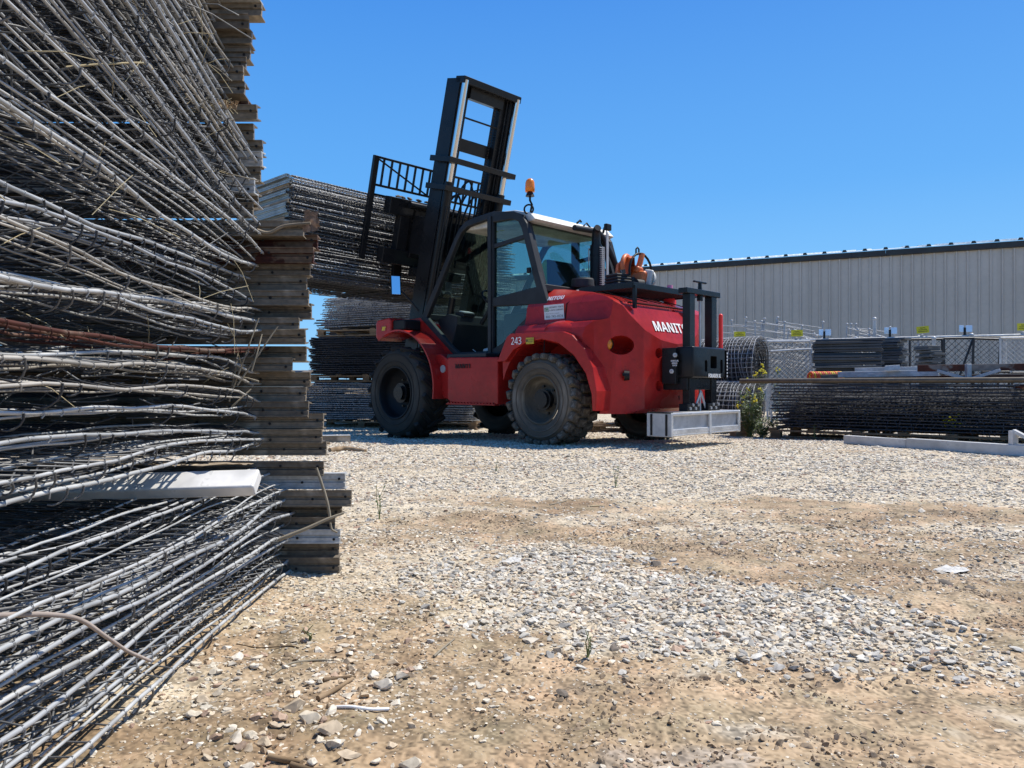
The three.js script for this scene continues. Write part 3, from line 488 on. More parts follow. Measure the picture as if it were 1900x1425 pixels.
{ // ---- chassis, front fenders, steps
  for (const s of [0, 1]) {
    const z = (v) => s ? 2.2 - v : v, sg = s ? -1 : 1, at = (v, d) => toV(s ? 2.2 - v - d : v);
    const tank = new GB(); tank.prism([[1.53, .93], [.70, .915], [.70, .40], [.76, .385], [1.48, .41], [1.53, .45]], .45, at(.11, .45), .012); tank.mesh('side_tank', mat.red, fork, .8);
    const teeth = new GB(); for (let k = 0; k < 15; k++) teeth.prism([[0, 0], [.05, 0], [.025, .02]], .05, mat4(.74 + k * .052, .395, s ? 2.2 - .14 : .09)); teeth.box(.80, .012, .06, 1.13, .392, z(.12)); teeth.mesh('step_edge', mat.red, fork);
    const low = new GB(); low.prism([[1.86, .96], [1.72, .98], [1.55, .90], [1.54, .44], [1.66, .46], [1.74, .58], [1.84, .80]], .30, at(.16, .30), .01); low.mesh('fender_foot', mat.red, fork, .8);
    const ref = new GB(); ref.cyl(.045, .045, .012, 1.66, .80, z(.155), 'z', 20); ref.mesh('reflector', mat.aluDull, fork);
    // curved fender band round the front wheel
    const outer = [], inner = []; for (let k = 0; k <= 18; k++) { const f = lerp(-.55, 1.75, k / 18); outer.push([2.40 - .72 * Math.sin(f), .575 + .72 * Math.cos(f)]); inner.push([2.40 - .70 * Math.sin(f), .575 + .70 * Math.cos(f)]); }
    const band = new GB(); band.prism([...outer, ...inner.reverse()], .36, at(.03, .36)); band.mesh('front_fender', mat.red, fork, .8);
    // upright side panel between fender and cab
    const arc = []; for (let k = 0; k <= 12; k++) { const f = lerp(-.35, 1.62, k / 12); arc.push([2.40 - .715 * Math.sin(f), .575 + .715 * Math.cos(f)]); }
    const sp = new GB(); sp.prism([[2.70, 1.44], [2.30, 1.455], [2.20, 1.43], [1.70, 1.02], [1.60, .94], [1.545, .94], [1.545, .50], ...arc.reverse()], .05, at(.33, .05), .006); sp.mesh('cab_side_panel', mat.red, fork, .8);
    const bum = new GB(); bum.prism([[2.80, 1.43], [2.56, 1.45], [2.52, 1.42], [2.52, 1.26], [2.62, 1.22], [2.80, 1.19], [2.83, 1.22], [2.83, 1.40]], .40, at(.04, .40), .014); bum.mesh('front_corner', mat.red, fork, .8);
    const lampBox = new GB(); lampBox.rbox(.24, .13, .26, 2.40, 1.355, z(.20), .02); lampBox.mesh('headlamp_box', mat.black, fork);
    const tray = new GB(); tray.rbox(.66, .05, .30, 1.26, .945, z(.30), .012); tray.mesh('step_tray', mat.plastic, fork);
  }
  const axle = new GB(); axle.cyl(.09, .09, 1.5, 0, .42, 1.1, 'z', 14).cyl(.11, .11, 1.5, 2.40, .52, 1.1, 'z', 14).rbox(.35, .3, .4, 2.40, .52, 1.1, .05).rbox(.3, .26, .36, 0, .42, 1.1, .05); axle.mesh('axle', mat.black, fork);
  const frame = new GB(); frame.rbox(3.0, .35, .9, 1.1, .72, 1.1, .03); frame.mesh('chassis_frame', mat.black, fork);
  const belly = new GB(); belly.rbox(.5, .06, 1.2, 2.72, 1.38, 1.1, .02); belly.mesh('front_deck', mat.red, fork);
}
{ // ---- cab
  const out = [[2.28, 1.44], [2.02, 1.81], [1.66, 2.345], [1.57, 2.46], [1.46, 2.53], [1.30, 2.56], [1.0, 2.58], [.66, 2.53], [.54, 2.475], [.47, 2.37], [.30, 1.83], [.165, 1.475], [.80, 1.02], [.93, .925], [1.61, .935], [1.73, 1.02]];
  const fr = [[2.16, 1.45], [1.60, 2.31], [1.52, 2.41], [1.42, 2.465], [1.09, 2.50], [1.065, .995], [1.58, 1.0], [1.69, 1.065]];
  const ru = [[.985, 2.455], [.69, 2.445], [.60, 2.41], [.55, 2.33], [.335, 1.665], [.985, 1.60]], lo = [[.99, 1.50], [.30, 1.475], [.85, 1.075], [.99, 1.02]];
  const frameM = phys(rgb(.026, .028, .031), .5, 0, { map: texGrime, specularIntensity: .5 });
  for (const s of [0, 1]) {
    const v0 = s ? 1.82 : .32, f = new GB(); f.prism(out, .06, toV(v0), .01, [fr, ru, lo].map(h => h.slice().reverse())); f.mesh('door_frame', frameM, fork, 1);
    const post = new GB(); post.bar(V(1.03, .95, v0 + (s ? .065 : -.005)), V(1.03, 2.53, v0 + (s ? .065 : -.005)), .03, .05, V(1, 0, 0)).bar(V(.985, 2.185, v0 + .03), V(.49, 2.235, v0 + .03), .045, .045); post.mesh('door_post', frameM, fork, 1);
    const inset = (p, d) => { const cx = p.reduce((a, q) => a + q[0], 0) / p.length, cy = p.reduce((a, q) => a + q[1], 0) / p.length; return p.map(([x, y]) => [x + (x > cx ? d : -d), y + (y > cy ? d : -d)]); };
    const pane = (pts, nm, m) => { const q = new GB(); q.prism(inset(pts, .012), .004, toV(v0 + .03)); q.mesh(nm, m, fork, 1); };
    pane(ru, 'side_window', mat.glass); pane(lo, 'lower_window', mat.glass); if (s) pane(fr, 'door_window', mat.glass);
    const hd = new GB(); hd.rbox(.05, .06, .03, .42, 1.85, v0 + (s ? .08 : -.015), .008); hd.mesh('window_latch', mat.black, fork);
  }
  // cross members, floor, rear wall, glass
  const bars = new GB(); const cross = (u, y, w, h) => bars.rbox(w, h, 1.44, u, y, 1.1, .012);
  cross(1.50, 2.49, .10, .06); cross(.57, 2.43, .07, .07); cross(.30, 1.66, .07, .08); cross(2.22, 1.46, .07, .08); bars.bar(V(.32, 1.70, .42), V(.55, 2.42, .42), .06, .06).bar(V(.32, 1.70, 1.78), V(.55, 2.42, 1.78), .06, .06); bars.mesh('cab_cross_member', frameM, fork, 1);
  const pane3 = (a, b, v0, v1, nm, m) => { const d = V(b[0] - a[0], b[1] - a[1], 0), L = d.length(), q = new GB(); q.box(L, .004, v1 - v0); const o = q.mesh(nm, m, fork, 1); o.position.set((a[0] + b[0]) / 2, (a[1] + b[1]) / 2, (v0 + v1) / 2); o.rotation.z = Math.atan2(d.y, d.x); };
  pane3([.31, 1.70], [.55, 2.41], .45, 1.75, 'rear_window', mat.glass); pane3([2.24, 1.48], [1.54, 2.47], .40, 1.80, 'windscreen', mat.glass);
  const roof = new GB(); roof.prism([[1.62, 2.46], [1.56, 2.535], [1.40, 2.575], [1.05, 2.59], [.72, 2.565], [.48, 2.50], [.40, 2.42], [.44, 2.40], [1.58, 2.44]], 1.44, toV(.385), .02); roof.mesh('roof', mat.cream, fork, 1);
  const floor = new GB(); floor.rbox(1.3, .04, 1.36, 1.25, .96, 1.1, .01); floor.mesh('cab_floor', mat.plastic, fork);
  const bulk = new GB(); bulk.rbox(.05, .72, 1.36, .42, 1.32, 1.1, .01).rbox(.62, .5, 1.2, .70, 1.18, 1.1, .03); bulk.mesh('seat_box', mat.plastic, fork);
  const dash = new GB(); dash.prism([[2.24, 1.44], [2.02, 1.50], [1.86, 1.46], [1.86, 1.36], [1.98, 1.0], [2.1, 1.2]], 1.1, toV(.55), .015).rbox(.16, .05, .2, 1.92, 1.50, .75, .01, 0, 0, .2); dash.mesh('dashboard', mat.plastic, fork);
  const panelP = new GB(); panelP.rbox(.10, .012, .16, 1.93, 1.53, .78, .004, 0, 0, .25); panelP.mesh('dash_sticker', mat.whitePaint, fork);
  const seat = part('seat', fork), q1 = new GB(); q1.rbox(.50, .13, .50, .98, 1.46, 1.1, .05, 0, 0, 0, 3); q1.mesh('cushion', mat.black, seat); const q2 = new GB(); q2.rbox(.13, .58, .48, .72, 1.78, 1.1, .05, 0, 0, .16, 3); q2.mesh('backrest', mat.black, seat);
  const vest = new GB(); vest.prism([[0, 0], [.16, 0], [.10, .45], [.02, .5]], .03, mat4(.62, 1.55, .82), .008); vest.mesh('hi_vis_vest', std(rgb(.30, .55, .08), .8), fork);
  const glove = new GB(), gp = new THREE.SphereGeometry(.06, 12, 8); gp.scale(1.3, .5, .8); glove.add(gp, mat4(1.30, 1.02, .55)); for (let k = 0; k < 4; k++) glove.tube([V(1.24, 1.02, .52 + k * .02), V(1.18, 1.03, .51 + k * .025), V(1.13, 1.01, .505 + k * .03)], .011, 6); glove.mesh('work_glove', mat.cream, fork);
  const paper = new GB(); paper.box(.10, .004, .06, 1.45, 1.0, .50, .3, .4, .5); paper.mesh('paper_slip', mat.white, fork);
  const sw = part('steering_wheel', fork); sw.position.set(1.55, 1.66, .92); sw.rotation.set(0, 0, .75); const rim = new THREE.TorusGeometry(.19, .014, 10, 40); rim.rotateX(Math.PI / 2); put('rim', rim, mat.black, sw); const hub = new GB(); hub.cyl(.05, .06, .04, 0, -.02, 0, 'y', 16).bar(V(0, -.01, 0), V(.18, 0, 0), .03, .012).bar(V(0, -.01, 0), V(-.1, 0, .15), .03, .012).bar(V(0, -.01, 0), V(-.1, 0, -.15), .03, .012).cyl(.03, .03, .35, 0, -.2, 0, 'y', 12); hub.mesh('column', mat.plastic, sw);
  const lamp = new GB(); lamp.rbox(.06, .05, .05, 1.22, 2.44, .60, .01).rbox(.06, .05, .05, 1.12, 2.44, .60, .01); lamp.mesh('warning_sticker', mat.yellow, fork);
  // work lamps, beacon, mirror, wiper
  const be = part('beacon', fork); be.position.set(.53, 2.52, .42);
  const arm = new GB(); arm.tube([V(0, 0, .03), V(-.05, .07, 0), V(-.02, .12, 0), V(-.02, .17, 0)], .012, 8).add(new THREE.TorusGeometry(.05, .010, 8, 22), mat4(-.02, .02, -.02, 0, .6, 0)).cyl(.03, .05, .05, -.02, .19, 0, 'y', 18); arm.mesh('bracket', mat.black, be);
  put('dome', latheY([[.001, .145], [.022, .143], [.040, .128], [.050, .10], [.053, .05], [.053, 0], [.001, 0]]), mat.amber, be).position.set(-.02, .215, 0);
  function latheY(p) { return new THREE.LatheGeometry(p.slice().reverse().map(([a, b]) => new THREE.Vector2(a, b)), 26); }
  const mi = part('mirror', fork); mi.position.set(2.52, 1.86, .12); mi.rotation.y = -.42; mi.rotation.z = -.16; const mh = new GB(); mh.rbox(.03, .26, .13, .012, 0, 0, .012).tube([V(.01, -.06, .06), V(-.05, -.22, .18), V(-.08, -.34, .26)], .012, 8); mh.mesh('housing', mat.black, mi); const mg = new GB(); mg.rbox(.006, .235, .108, -.006, 0, 0, .002); mg.mesh('glass', mat.mirror, mi);
  const wip = new GB(); wip.tube([V(.40, 2.46, 1.22), V(.38, 2.50, 1.25), V(.34, 2.36, 1.40), V(.28, 2.10, 1.52)], .010, 6).tube([V(.36, 2.20, 1.28), V(.27, 1.86, 1.62)], .009, 5); wip.tube([V(.42, 2.48, 1.12), V(.40, 2.52, 1.16), V(.40, 2.50, 1.18)], .012, 6); wip.mesh('wiper', mat.black, fork);
  for (const v of [1.62]) { const wl = new GB(); wl.tube([V(.42, 2.44, v), V(.40, 2.50, v), V(.36, 2.51, v)], .014, 6).rbox(.05, .08, .10, .35, 2.50, v, .012); wl.mesh('work_lamp', mat.black, fork); }
  // exhaust with perforated guard, intake pre-cleaner
  const ex = part('exhaust', fork); const e1 = new GB(); e1.cyl(.068, .068, .62, .20, 1.90, 1.20, 'y', 22).cyl(.074, .074, .02, .20, 1.80, 1.20, 'y', 22).cyl(.074, .074, .02, .20, 2.10, 1.20, 'y', 22); e1.tube([V(.20, 2.19, 1.20), V(.20, 2.28, 1.20), V(.195, 2.34, 1.195), V(.18, 2.385, 1.185), V(.15, 2.40, 1.17)], t => .055 - .014 * t, 14); e1.mesh('stack', mat.blackSteel, ex);
  const gd = new GB(); for (let k = 0; k < 26; k++) gd.add(new THREE.TorusGeometry(.094, .0045, 4, 16, 3.4), mat4(.20, 1.62 + k * .022, 1.20, Math.PI / 2, 0, .2)); for (let k = 0; k < 11; k++) { const a = -.2 + k * .34; gd.box(.007, .57, .007, .20 + Math.cos(a) * .094, 1.90, 1.20 + Math.sin(a) * .094); } gd.mesh('perforated_guard', mat.aluDull, ex);
  const st = new GB(); st.prism([[-.02, 0], [.02, 0], [.02, .72], [-.02, .76]], .01, new THREE.Matrix4().makeRotationFromEuler(new THREE.Euler(0, -1.57, .0)).setPosition(.12, 1.62, 1.30)); st.mesh('heat_shield_strip', mat.aluDull, ex);
  const gf = new GB(); gf.tube([V(.34, 2.40, .98), V(.33, 2.41, 1.30), V(.32, 2.40, 1.40), V(.30, 2.34, 1.47), V(.27, 2.20, 1.55), V(.20, 1.70, 1.84)], .034, 8); gf.mesh('guard_frame', frameM, fork);
  const pc = new GB(); pc.cyl(.128, .132, .085, .22, 1.745, .98, 'y', 30).cyl(.118, .128, .018, .22, 1.797, .98, 'y', 30).cyl(.085, .10, .05, .22, 1.678, .98, 'y', 24).cyl(.135, .135, .012, .22, 1.72, .98, 'y', 30); pc.mesh('intake_cap', mat.plastic, fork);
  const hs = new GB(); hs.tube([V(.16, 1.64, .80), V(-.02, 1.66, .9), V(-.12, 1.64, 1.1), V(-.05, 1.64, 1.5)], .018, 8); hs.mesh('cable', mat.aluDull, fork);
}
{ // ---- mast: a group that leans back with everything on it
  const th = 14.4 * Math.PI / 180, m = part('mast', fork); m.position.set(2.97, .5, 0); m.rotation.z = th; const C = .99, CC = 1.08, Q1 = 4.06;
  const rail = (v, p0, p1, q0, q1, w) => { const g = new GB(); const s = [[p0, -w / 2], [p1, -w / 2], [p1, w / 2], [p0, w / 2]]; g.prism([[p0, -w / 2], [p1, -w / 2], [p1, -w / 2 + .022], [p1 - .03, -w / 2 + .022], [p1 - .03, w / 2], [p0 + .03, w / 2], [p0 + .03, -w / 2 + .022], [p0, -w / 2 + .022]], q1 - q0, new THREE.Matrix4().makeBasis(V(1, 0, 0), V(0, 0, v < C ? 1 : -1), V(0, v < C ? -1 : 1, 0)).setPosition(0, v < C ? q1 : q0, v)); return g; };
  for (const s of [-1, 1]) {
    rail(C + s * .45, -.25, 0, -.05, Q1 - .02, .10).mesh('outer_rail', mat.blackSteel, m, 1); rail(C + s * .33, -.23, -.03, .2, Q1, .09).mesh('inner_rail', mat.blackSteel, m, 1);
    const cyl = new GB(); cyl.cyl(.040, .040, 1.25, -.30, 3.40, C + s * .455, 'y', 20); cyl.mesh('lift_ram', mat.chrome, m); const cb = new GB(); cb.cyl(.056, .056, 2.6, -.30, 1.50, C + s * .455, 'y', 20); cb.mesh('lift_cylinder', mat.blackSteel, m);
    const ch = new GB(); for (let k = 0; k < 70; k++) ch.rbox(.035, .024, .016, -.13, 1.5 + k * .034, C + s * .25, .005); ch.mesh('lift_chain', std(rgb(.06, .045, .035), .7, .5), m);
    const tl = new GB(); tl.cyl(.045, .045, .7, -.62, 1.05, C + s * .36, 'y', 16); tl.mesh('tilt_cylinder', mat.blackSteel, m);
  }
  const bar = (nm, q, h, v0, v1, p0, p1) => { const g = new GB(); g.rbox(p1 - p0, h, v1 - v0, (p0 + p1) / 2, q, (v0 + v1) / 2, .008); return g.mesh(nm, mat.blackSteel, m); };
  bar('top_tie', Q1 - .035, .085, C - .50, C + .50, -.33, -.16); bar('top_crosshead', Q1 - .14, .14, C - .29, C + .29, -.24, -.12); bar('mid_tie', 3.30, .16, C - .29, C + .29, -.12, -.08); bar('tie_rod', 3.62, .022, C - .29, C + .29, -.2, -.17);
  for (const q of [3.06, 2.72]) { const st = part('strap', m); const a = (w, h, d, x, y, z) => { const g = new GB(); g.rbox(w, h, d, x, y, z, .006); g.mesh('plate', mat.blackSteel, st); }; a(.04, .07, 1.16, -.375, q, C); a(.36, .07, .03, -.18, q, C - .565); a(.36, .07, .03, -.18, q, C + .565); }
  bar('low_tie', .9, .2, C - .5, C + .5, -.24, -.2); bar('low_tie', .1, .3, C - .6, C + .6, -.25, -.05);
  // carriage and load guard
  const cg = part('carriage', m); const cb = (w, h, d, x, y, z, mm = mat.blackSteel) => { const g = new GB(); g.rbox(w, h, d, x, y, z, .01); g.mesh('bar', mm, cg); };
  cb(.14, .22, 1.80, .42, 2.40, CC); cb(.14, .20, 1.80, .42, 1.76, CC); for (const s of [-.62, -.4, .2, .62]) cb(.12, .62, .16, .42, 2.09, CC + s); cb(.05, .62, 1.0, .34, 2.09, CC); cb(.34, .5, .10, .16, 2.08, C - .36); cb(.34, .5, .10, .16, 2.08, C + .36); cb(.3, .12, .7, .22, 1.60, C);
  const ram = new GB(); ram.cyl(.045, .045, 1.1, .28, 2.45, CC - .1, 'z', 16); ram.mesh('side_shift_ram', mat.blackSteel, cg);
  const dirt = new GB(); for (let k = 0; k < 9; k++) dirt.add(stoneGeo(40 + k, 1, .5), mat4(.40 + .06 * Math.sin(k), 2.53, CC - .75 + k * .11, 0, k, 0, .05)); dirt.mesh('mud_clods', std(rgb(.16, .12, .08), .95), cg);
  const gu = part('load_guard', m), gb = (a, b, w, h) => { const g = new GB(); g.bar(a, b, w, h, V(1, 0, 0)); g.mesh('bar', mat.blackSteel, gu); };
  const P = .62, G0 = .05, G1 = 2.11; for (const v of [G0, G1]) gb(V(P, 1.66, v), V(P, 2.98, v), .075, .05);
  gb(V(P, 2.965, G0), V(P, 2.965, G1), .03, .04); gb(V(P, 2.62, G0), V(P, 2.62, G1), .03, .04); gb(V(P, 2.50, G0), V(P, 2.50, G1), .025, .035); for (let k = 1; k < 16; k++) gb(V(P, 2.62, lerp(G0, G1, k / 16)), V(P, 2.965, lerp(G0, G1, k / 16)), .022, .03); gb(V(P, 2.94, G0 + .05), V(P, 2.62, CC - .1), .02, .02); gb(V(P, 2.94, G1 - .05), V(P, 2.62, CC + .1), .02, .02);
  const ho = new GB(); for (const [v, q] of [[C + .0, 2.5], [C + .08, 2.4], [C - .16, 2.3], [C + .18, 2.35]]) ho.tube([V(-.05, q - .6, v - .1), V(-.12, q + .1, v - .14), V(-.14, q + .38, v), V(-.12, q + .16, v + .13), V(-.05, q - .5, v + .16)].reduce((a, p, i, arr) => { if (i < arr.length - 1) for (let t = 0; t < 6; t++) a.push(catmull(arr, i, t / 6)); else a.push(p); return a; }, []), .014, 7); ho.mesh('hydraulic_hose', mat.black, m);
  for (const [v, p] of [[C - .52, -.40], [C - .50, -.43]]) { const h2 = new GB(); h2.tube([V(p, .9, v), V(p, 1.6, v), V(p - .01, 2.5, v)], .013, 7); h2.mesh('hydraulic_pipe', mat.blackSteel, m); }
  function catmull(a, i, t) { const g = k => a[Math.max(0, Math.min(a.length - 1, k))], p0 = g(i - 1), p1 = g(i), p2 = g(i + 1), p3 = g(i + 2), f = (x0, x1, x2, x3) => .5 * (2 * x1 + (x2 - x0) * t + (2 * x0 - 5 * x1 + 4 * x2 - x3) * t * t + (3 * x1 - x0 - 3 * x2 + x3) * t * t * t); return V(f(p0.x, p1.x, p2.x, p3.x), f(p0.y, p1.y, p2.y, p3.y), f(p0.z, p1.z, p2.z, p3.z)); }
  // forks
  for (const v of [.62, 1.54]) { const f = new GB(); f.prism([[3.10, 2.62], [3.15, 2.62], [3.22, 1.93], [4.55, 1.925], [4.55, 1.91], [3.20, 1.875], [3.15, 1.92]], .13, toV(v - .065), .004); f.mesh('fork', mat.blackSteel, fork); }
}
{ // ---- platform on the hood, lettering, stickers
  const pl = part('tool_platform', fork), y = 1.60, u0 = -.80, u1 = -.12, v0 = .50, v1 = 1.72;
  const rimB = (a, b) => { const g = new GB(); g.bar(a, b, .012, .06); g.mesh('edge_bar', mat.blackSteel, pl); };
  rimB(V(u0, y, v0), V(u1, y, v0)); rimB(V(u0, y, v1), V(u1, y, v1)); rimB(V(u0, y, v0), V(u0, y, v1)); rimB(V(u1, y, v0), V(u1, y, v1));
  const me = new GB(); for (let k = 0; k < 28; k++) me.bar(V(u0, y - .01, lerp(v0, v1, (k + .5) / 28)), V(u1, y - .01, lerp(v0, v1, (k + .5) / 28)), .008, .014); for (let k = 0; k < 15; k++) me.bar(V(lerp(u0, u1, (k + .5) / 15), y - .014, v0), V(lerp(u0, u1, (k + .5) / 15), y - .014, v1), .010, .010); me.mesh('mesh_deck', mat.black, pl);
  for (const [u, v, yb] of [[u0, v0 + .03, 1.37], [u0, v1 - .2, 1.35], [u1, v0 + .03, 1.57], [u1, v1 - .03, 1.57]]) { const g = new GB(); g.bar(V(u, yb, v), V(u, y, v), .035, .035, V(1, 0, 0)); g.mesh('leg', mat.blackSteel, pl); }
  const txt = (str, size, m, pos, ry, sq = 1, f = font, rz = 0, rx = 0) => { const o = put('lettering', metreUV(lettering(str, size, .003, f, sq), 1), m, fork); o.position.copy(pos); o.rotation.set(rx, ry, rz, 'YXZ'); return o; };
  const LS = Math.PI, RS = -Math.PI / 2;
  txt('MANITOU', .112, mat.white, V(-.876, 1.155, .77), RS, 1.06, font, 0, -.42);
  const tm = txt('MANITOU', .052, mat.white, V(.30, 1.505, .335), LS, 1); tm.rotation.set(-.0, LS, 0); tm.rotation.x = -.62; 
  txt('243', .075, mat.white, V(.425, 1.035, .033), LS, .9, fontR);
  txt('MAN11', .05, mat.black, V(1.39, .80, .104), LS, 1.1);
  txt('1', .05, mat.black, V(-.925, .45, 1.12), RS, 1.1);
  const canvas = (w, h, draw) => { const c = document.createElement('canvas'); c.width = w; c.height = h; const k = c.getContext('2d'); draw(k, w, h); const t = new THREE.CanvasTexture(c); t.colorSpace = THREE.SRGBColorSpace; return t; };
  const plate = (nm, w, h, tex, pos, ry, rx = 0, parent = fork) => { const g = new THREE.BoxGeometry(w, h, .003), o = put(nm, g, std(rgb(1, 1, 1), .5, 0, { map: tex }), parent); o.position.copy(pos); o.rotation.set(rx, ry, 0, 'YXZ'); return o; };
  plate('company_sign', .27, .165, canvas(540, 330, (k, w, h) => { k.fillStyle = '#c9ced2'; k.fillRect(0, 0, w, h); k.fillStyle = '#17693c'; k.fillRect(14, 50, 120, 88); k.strokeStyle = '#c9ced2'; k.lineWidth = 8; k.strokeRect(44, 72, 90, 30); k.strokeRect(30, 102, 80, 22); k.fillStyle = '#111'; k.font = 'bold 52px sans-serif'; k.fillText('MIDWEST FENCE', 150, 74, 380); k.fillText('& GATE COMPANY', 150, 132, 380); k.fillStyle = '#555'; k.font = '34px sans-serif'; k.fillText('FENCE RENTALS & SALES', 40, 196, 470); k.fillStyle = '#222'; k.font = 'bold 66px monospace'; k.fillText('800-743-8574', 36, 268, 480); k.fillStyle = '#777'; k.fillRect(20, 292, 500, 3); }), V(.03, 1.365, .268), LS, .1);
  const yl = canvas(200, 120, (k, w, h) => { k.fillStyle = '#b09a14'; k.fillRect(0, 0, w, h); k.fillStyle = '#191611'; k.fillRect(8, 30, 40, 50); k.font = 'bold 34px sans-serif'; k.fillText('CAUTION', 56, 46, 136); k.fillRect(58, 62, 120, 8); k.fillRect(58, 80, 120, 8); });
  plate('caution_sticker', .11, .065, yl, V(.155, 1.065, .033), LS);
  plate('corner_sticker', .10, .07, canvas(160, 110, (k, w, h) => { k.fillStyle = '#8f1015'; k.fillRect(0, 0, w, h); k.fillStyle = '#d8c21c'; k.fillRect(40, 20, 110, 18); k.fillRect(40, 20, 26, 70); k.fillRect(20, 72, 110, 18); k.fillRect(60, 46, 70, 16); }), V(2.66, 1.32, .036), LS);
}
// ---------------------------------------------------------------- magnetic sweeper hung behind the forklift
{
  const t = thing('magnetic_sweeper', 'black twin post lifting frame with silver magnet bar behind the forklift', 'sweeper', null, FK.x, 0, FK.z, fkRY);
  const B = (nm, w, h, d, x, y, z, m = mat.blackSteel, r = .006, parent = t) => { const g = new GB(); g.rbox(w, h, d, x, y, z, r); return g.mesh(nm, m, parent); };
  const U = -1.16, C = 1.16;
  for (const s of [-1, 1]) B('post', .085, 1.20, .105, U, .92, C + s * .215, mat.blackSteel, .008);
  B('top_bar', .10, .055, .66, U, 1.545, C, mat.blackSteel, .006);
  const sc = new GB(); sc.cyl(.012, .012, 1.28, U, .93, C, 'y', 12); sc.mesh('lifting_screw', mat.steel, t);
  const hd = new GB(); hd.rbox(.025, .018, .24, U, 1.655, C, .006).cyl(.018, .022, .10, U, 1.60, C, 'y', 14).cyl(.03, .03, .05, U, 1.49, C, 'y', 12); hd.mesh('crank_handle', mat.blackSteel, t);
  // clamp block, with an open receiver and slots
  let b = brush(metreUV(new RoundedBoxGeometry(.20, .31, .64, 2, .018).translate(U - .01, .835, C), 1));
  const cut = (w, h, d, x, y, z, r = .01) => { b = csg.evaluate(b, brush(metreUV(new RoundedBoxGeometry(w, h, d, 2, r).translate(x, y, z), 1)), SUBTRACTION); };
  cut(.16, .125, .125, U - .07, .84, C + .08, .012); cut(.09, .12, .05, U - .10, .80, C - .07, .02); cut(.09, .14, .05, U - .10, .80, C + .24, .02);
  put('clamp_block', metreUV(toCreasedNormals(b.geometry, .5), 1), mat.blackSteel, t);
  B('hitch_plate', .16, .36, .05, U + .14, .80, C - .335, mat.blackSteel); B('hitch_arm', .30, .12, .50, U + .12, .62, C - .05, mat.blackSteel); B('hitch_plate', .24, .20, .44, U + .13, .80, C - .1, mat.blackSteel);
  for (const [y, u] of [[.905, U + .06], [.745, U + .10]]) { const g = new GB(); g.cyl(.022, .022, .014, u, y, C - .37, 'z', 18); g.mesh('bolt', mat.alu, t); const g2 = new GB(); g2.cyl(.012, .012, .012, u, y, C - .379, 'z', 6); g2.mesh('bolt_socket', mat.aluDull, t); }
  const txt = (str, size, pos, ry, sq = 1, rz = 0) => { const o = put('lettering', metreUV(lettering(str, size, .002, font, sq), 1), mat.white, t); o.position.copy(pos); o.rotation.set(0, ry, rz, 'YXZ'); };
  txt('FORAGER XL', .038, V(U - .112, .685, C - .03), -Math.PI / 2, .80); txt('VERTICAL', .016, V(U + .115, .84, C - .362), Math.PI, .9); txt('ANGLE', .016, V(U + .103, .818, C - .362), Math.PI, .9); txt('LOCK', .016, V(U + .095, .796, C - .362), Math.PI, .9);
  // bar housing in aluminium, with black straps at its near end
  const box = part('magnet_bar', t), x0 = -1.34, x1 = -1.08, z0 = .34, z1 = 1.66, yb = .125, yt = .345;
  const A = (w, h, d, x, y, z, m = mat.alu, r = .006, nm = 'panel') => { const g = new GB(); g.rbox(w, h, d, x, y, z, r); g.mesh(nm, m, box); };
  A(.225, .17, z1 - z0 - .02, (x0 + x1) / 2 + .008, (yb + yt) / 2, (z0 + z1) / 2, mat.aluDull, .004, 'core');
  A(.27, .03, z1 - z0, (x0 + x1) / 2, yt - .012, (z0 + z1) / 2, mat.alu, .010, 'top_plate'); A(.27, .018, z1 - z0, (x0 + x1) / 2, yb + .012, (z0 + z1) / 2, mat.alu, .006, 'bottom_plate'); A(.03, .05, z1 - z0, x0 + .012, yb + .045, (z0 + z1) / 2, mat.alu, .008, 'lower_lip');
  for (const z of [z0, z1 - .005]) { A(.27, .225, .02, (x0 + x1) / 2, (yb + yt) / 2, z, mat.aluDull, .008, 'end_plate'); for (const x of [x0 + .006, x1 - .006]) A(.028, .225, .035, x, (yb + yt) / 2, z + (z > 1 ? -.01 : .01), mat.alu, .01, 'corner_post'); }
  A(.03, .235, .035, x0, (yb + yt) / 2 - .004, (z0 + z1) / 2 + .04, mat.alu, .012, 'mid_band');
  for (const x of [x0 + .045, x1 - .05]) A(.02, .20, .012, x, (yb + yt) / 2, z0 - .014, mat.black, .003, 'strap'); A(.26, .012, .05, (x0 + x1) / 2, yt + .004, z0 + .01, mat.black, .003, 'strap');
  for (const s of [-1, 1]) for (let k = 0; k < 4; k++) { const g = new GB(); g.cyl(.016, .016, .02, U - .052, yt + .03 + (k % 2) * .035, C + s * .2 + (k - 1.5) * .05, 'x', 10); g.mesh('bolt', mat.steel, t); }
  for (const s of [-1, 1]) B('foot_bracket', .10, .075, .24, U, yt + .04, C + s * .2, mat.black);
  for (const s of [-.12, .1]) { const g = new GB(); g.bar(V(U - .01, yt + .02, C + s), V(U - .01, yt + .20, C), .03, .012, V(1, 0, 0)); g.mesh('link', mat.alu, t); }
  const fl = new GB(); fl.cyl(.022, .022, .36, U + .02, 1.165, C + .46, 'y', 14).add(new THREE.SphereGeometry(.022, 12, 8), mat4(U + .02, 1.345, C + .46)); fl.mesh('safety_flag', mat.safetyRed, t);
  const st = new GB(); st.rbox(.03, .30, .02, U - .10, .82, C + .345, .004); st.mesh('scale_strip', mat.black, t); for (let k = 0; k < 8; k++) B('scale_mark', .004, .018, .012, U - .117, .70 + k * .034, C + .345, mat.white, .001);
  const loop = new GB(); loop.add(new THREE.TorusGeometry(.07, .004, 6, 28), mat4(U + .02, .86, C + .40, 0, 1.2, 0)); loop.mesh('cable_loop', mat.aluDull, t);
}
